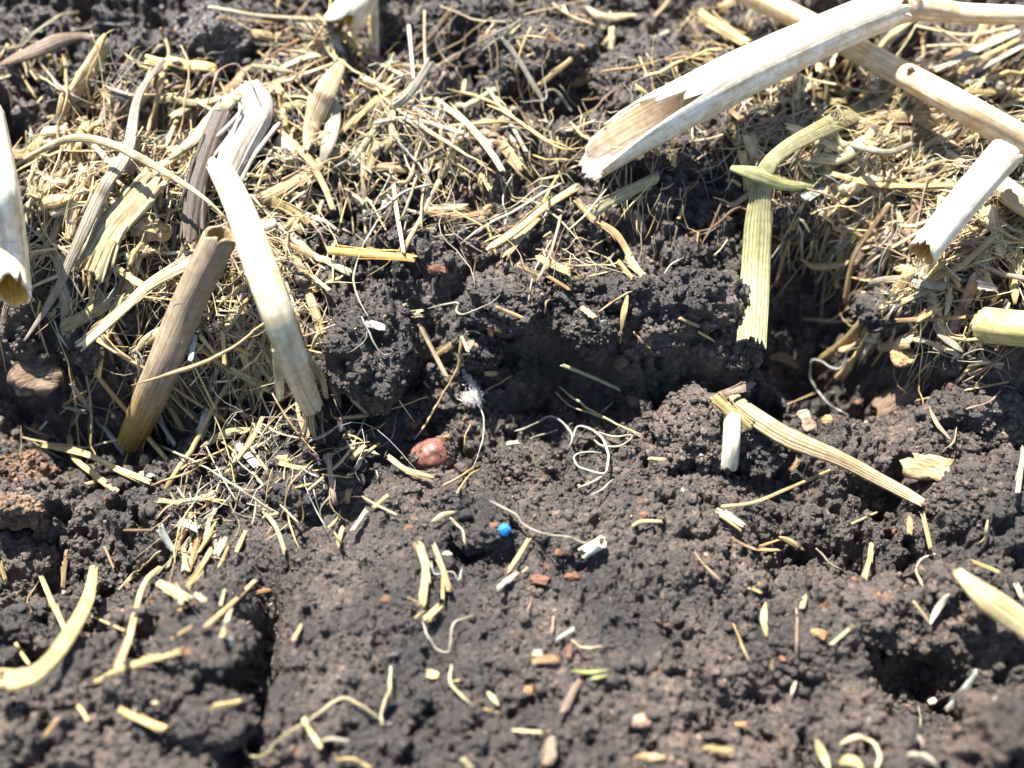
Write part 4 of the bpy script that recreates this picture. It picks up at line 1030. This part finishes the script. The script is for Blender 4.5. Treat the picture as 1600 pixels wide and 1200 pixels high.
# white fluff: a tuft of fine hairs
P, k = at_px(738, 622, 2.0); parts = []; o = 0; VV, F4, F3, CC, SS = [], [], [], [], []
for i in range(420):
    a = g.uniform(0, 6.28); L = g.uniform(4, 15)*k; s = P+(RIGHT*g.normal(0, 6)+UP*g.normal(0, 4))*k
    if i > 300: L *= .6; f_ = g.random(); s = P+(RIGHT*(12-26*f_)+UP*(4+38*f_)+RIGHT*g.normal(0, 2))*k
    dd = norm(RIGHT*math.cos(a)+UP*math.sin(a)+norm(CAM-P)*g.normal(.2, .5)); e = norm(g.normal(size=3))
    q = np.array([s, s+dd*L*.5+e*L*.35, s+dd*L]); V, (f4, f3), C, st = rod(spline(q, 8), .00005, g, 4, (.85, .85, .85), 1)
    VV.append(V); F4.append(f4+o); F3.append(f3+o); CC.append(C); SS.append(st); o += len(V)
fo = put('fluff_tuft', np.vstack(VV), (np.vstack(F4), np.vstack(F3)), np.vstack(CC), np.vstack(SS), FIBRE); recenter(fo, [fo], P)
tag(fo, 'small white fluffy tuft of hairs hanging in the pit', 'fluff')

# ------------------------------------------------------------------ straw litter: the uncountable chopped straw and fibres
DENS = [ # u, v, ru, rv (px), weight, main direction (deg in picture), spread
 (250,250,190,150,1.5,60,40),(120,320,130,100,1.0,70,40),(100,420,120,90,.9,60,40),(300,440,150,90,1.1,60,50),(430,420,80,150,1.3,-20,45),(330,560,130,70,.8,50,60),
 (500,90,110,80,1.2,10,60),(600,160,110,110,.55,50,60),(700,230,160,100,.75,-50,50),(560,280,140,90,.4,40,70),(760,340,190,70,.35,30,60),
 (900,220,110,110,.3,-40,60),(1000,330,130,70,.5,30,70),(1100,170,110,110,.7,0,80),(1300,250,160,110,1.7,15,35),(1480,180,150,120,1.7,20,35),(1350,350,150,80,1.3,5,50),
 (1500,400,130,70,1.3,5,50),(1530,330,100,80,1.2,0,60),(1430,480,110,50,.9,-5,50),(1240,170,100,90,.8,20,50),(480,210,80,60,1.2,-60,60),(850,60,150,60,.35,0,80),(1150,60,100,50,.6,-30,60),
 (880,420,90,30,.5,-20,70),(300,820,45,60,.9,65,35),(440,590,80,70,.9,70,60),(390,680,90,60,.5,40,70),(60,90,80,60,.4,30,60),(180,650,120,60,.25,40,80),(450,760,150,80,.25,20,80),(1500,560,100,60,.5,0,60),(560,700,80,80,.3,10,80)]
def litter(n, lmin, lmax, wmin, wmax, lift, seed, cols, M=3, seg=7, thin=False):
    g = np.random.default_rng(seed); DENS_ = [q for q in DENS if q[4] >= .6] if wmin > 1 else DENS; wts = np.array([d[4]*d[2]*d[3] for d in DENS_]); pick = g.choice(len(DENS_), n, p=wts/wts.sum())
    D = np.array(DENS_, float)[pick]; uv = D[:, :2]+g.uniform(-1, 1, (n, 2))*D[:, 2:4]*np.sqrt(g.random((n, 1)))*1.15
    t = hit(uv); P0 = CAM+rays(uv)*t[:, None]; VV, FF, F3, CC, SS = [], [], [], [], []; o = 0
    for i in range(n):
        L = lmin*(lmax/lmin)**(g.random()**1.5)*MM; a = math.radians(g.normal(D[i, 5], D[i, 6])); dr = np.array([math.cos(a), math.sin(a)/math.cos(TILT)*.95, 0]); dr = norm(dr)
        dr[2] = g.normal(0, .16); dr = norm(dr); bend = g.normal(0, .09 if not thin else .3)*L; side = np.array([-dr[1], dr[0], g.normal(0, .5)])
        x = np.linspace(-.5, .5, seg)[:, None]; hgt = lift*MM*g.random()**1.7
        P = P0[i]+dr*L*x+side*bend*(x*x-.12)*4*.5
        if thin: P = P+np.sin(x*g.uniform(3, 9)+g.random()*6)*side*L*.06
        zs = bil(HIT, P[:, 0], P[:, 1])*MM; k = np.polyfit(x[:, 0], zs, 1); zl = np.polyval(k, x[:, 0]); off = np.clip((zs-zl).max(), 0, .002)
        P[:, 2] = .7*(zl+off*.6)+.3*zs+hgt+(P[:, 2]-P0[i, 2])*.5
        wd = wmin*(wmax/wmin)**(g.random()**1.6)*MM*.5; c = np.array(PAL[cols[g.integers(len(cols))]])*np.exp(g.normal(0, .16))
        if thin: V, (f, f3), C, st = rod(P, wd, g, 4, c, 1); F3.append(f3+o)
        else: V, f, C, st = ribbon(P, wd, norm(np.array([0, -.25, 1])+g.normal(0, .35, 3)), 1.2+g.random(), max(wd*.3, .00008), g, M, 1.2, c, g.normal(0, .8), int(g.random() < .3), .12)
        VV.append(V); FF.append(f+o); CC.append(C); SS.append(st); o += len(V)
    F = np.vstack(FF); return np.vstack(VV), ((F, np.vstack(F3)) if thin else F), np.vstack(CC), np.vstack(SS)
a = litter(1750, 3, 30, .20, 1.1, 3.0, 41, 'yytccgstckcyb', 5)
tag(put('straw_litter', *a, STRAW), 'tangled chopped straw litter covering the upper soil', 'straw litter', kind='stuff')
a = litter(2200, 1.5, 9, .15, .5, 2.5, 42, 'yttcsstkbw', 3, 5)
tag(put('straw_chaff', *a, STRAW), 'fine chaff and straw dust among the litter', 'chaff', kind='stuff')
a = litter(230, 6, 24, 1.2, 3.2, 2.2, 44, 'ccsyygtk', 9, 12)
tag(put('leaf_litter', *a, STRAW), 'broken leaf and sheath scraps in the litter', 'leaf litter', kind='stuff')
a = litter(1500, 6, 28, .10, .22, 4.5, 43, 'ccsstye', 3, 12, True)
tag(put('fine_fibers', *a, FIBRE), 'hair-fine plant fibres tangled through the litter', 'fibres', kind='stuff')
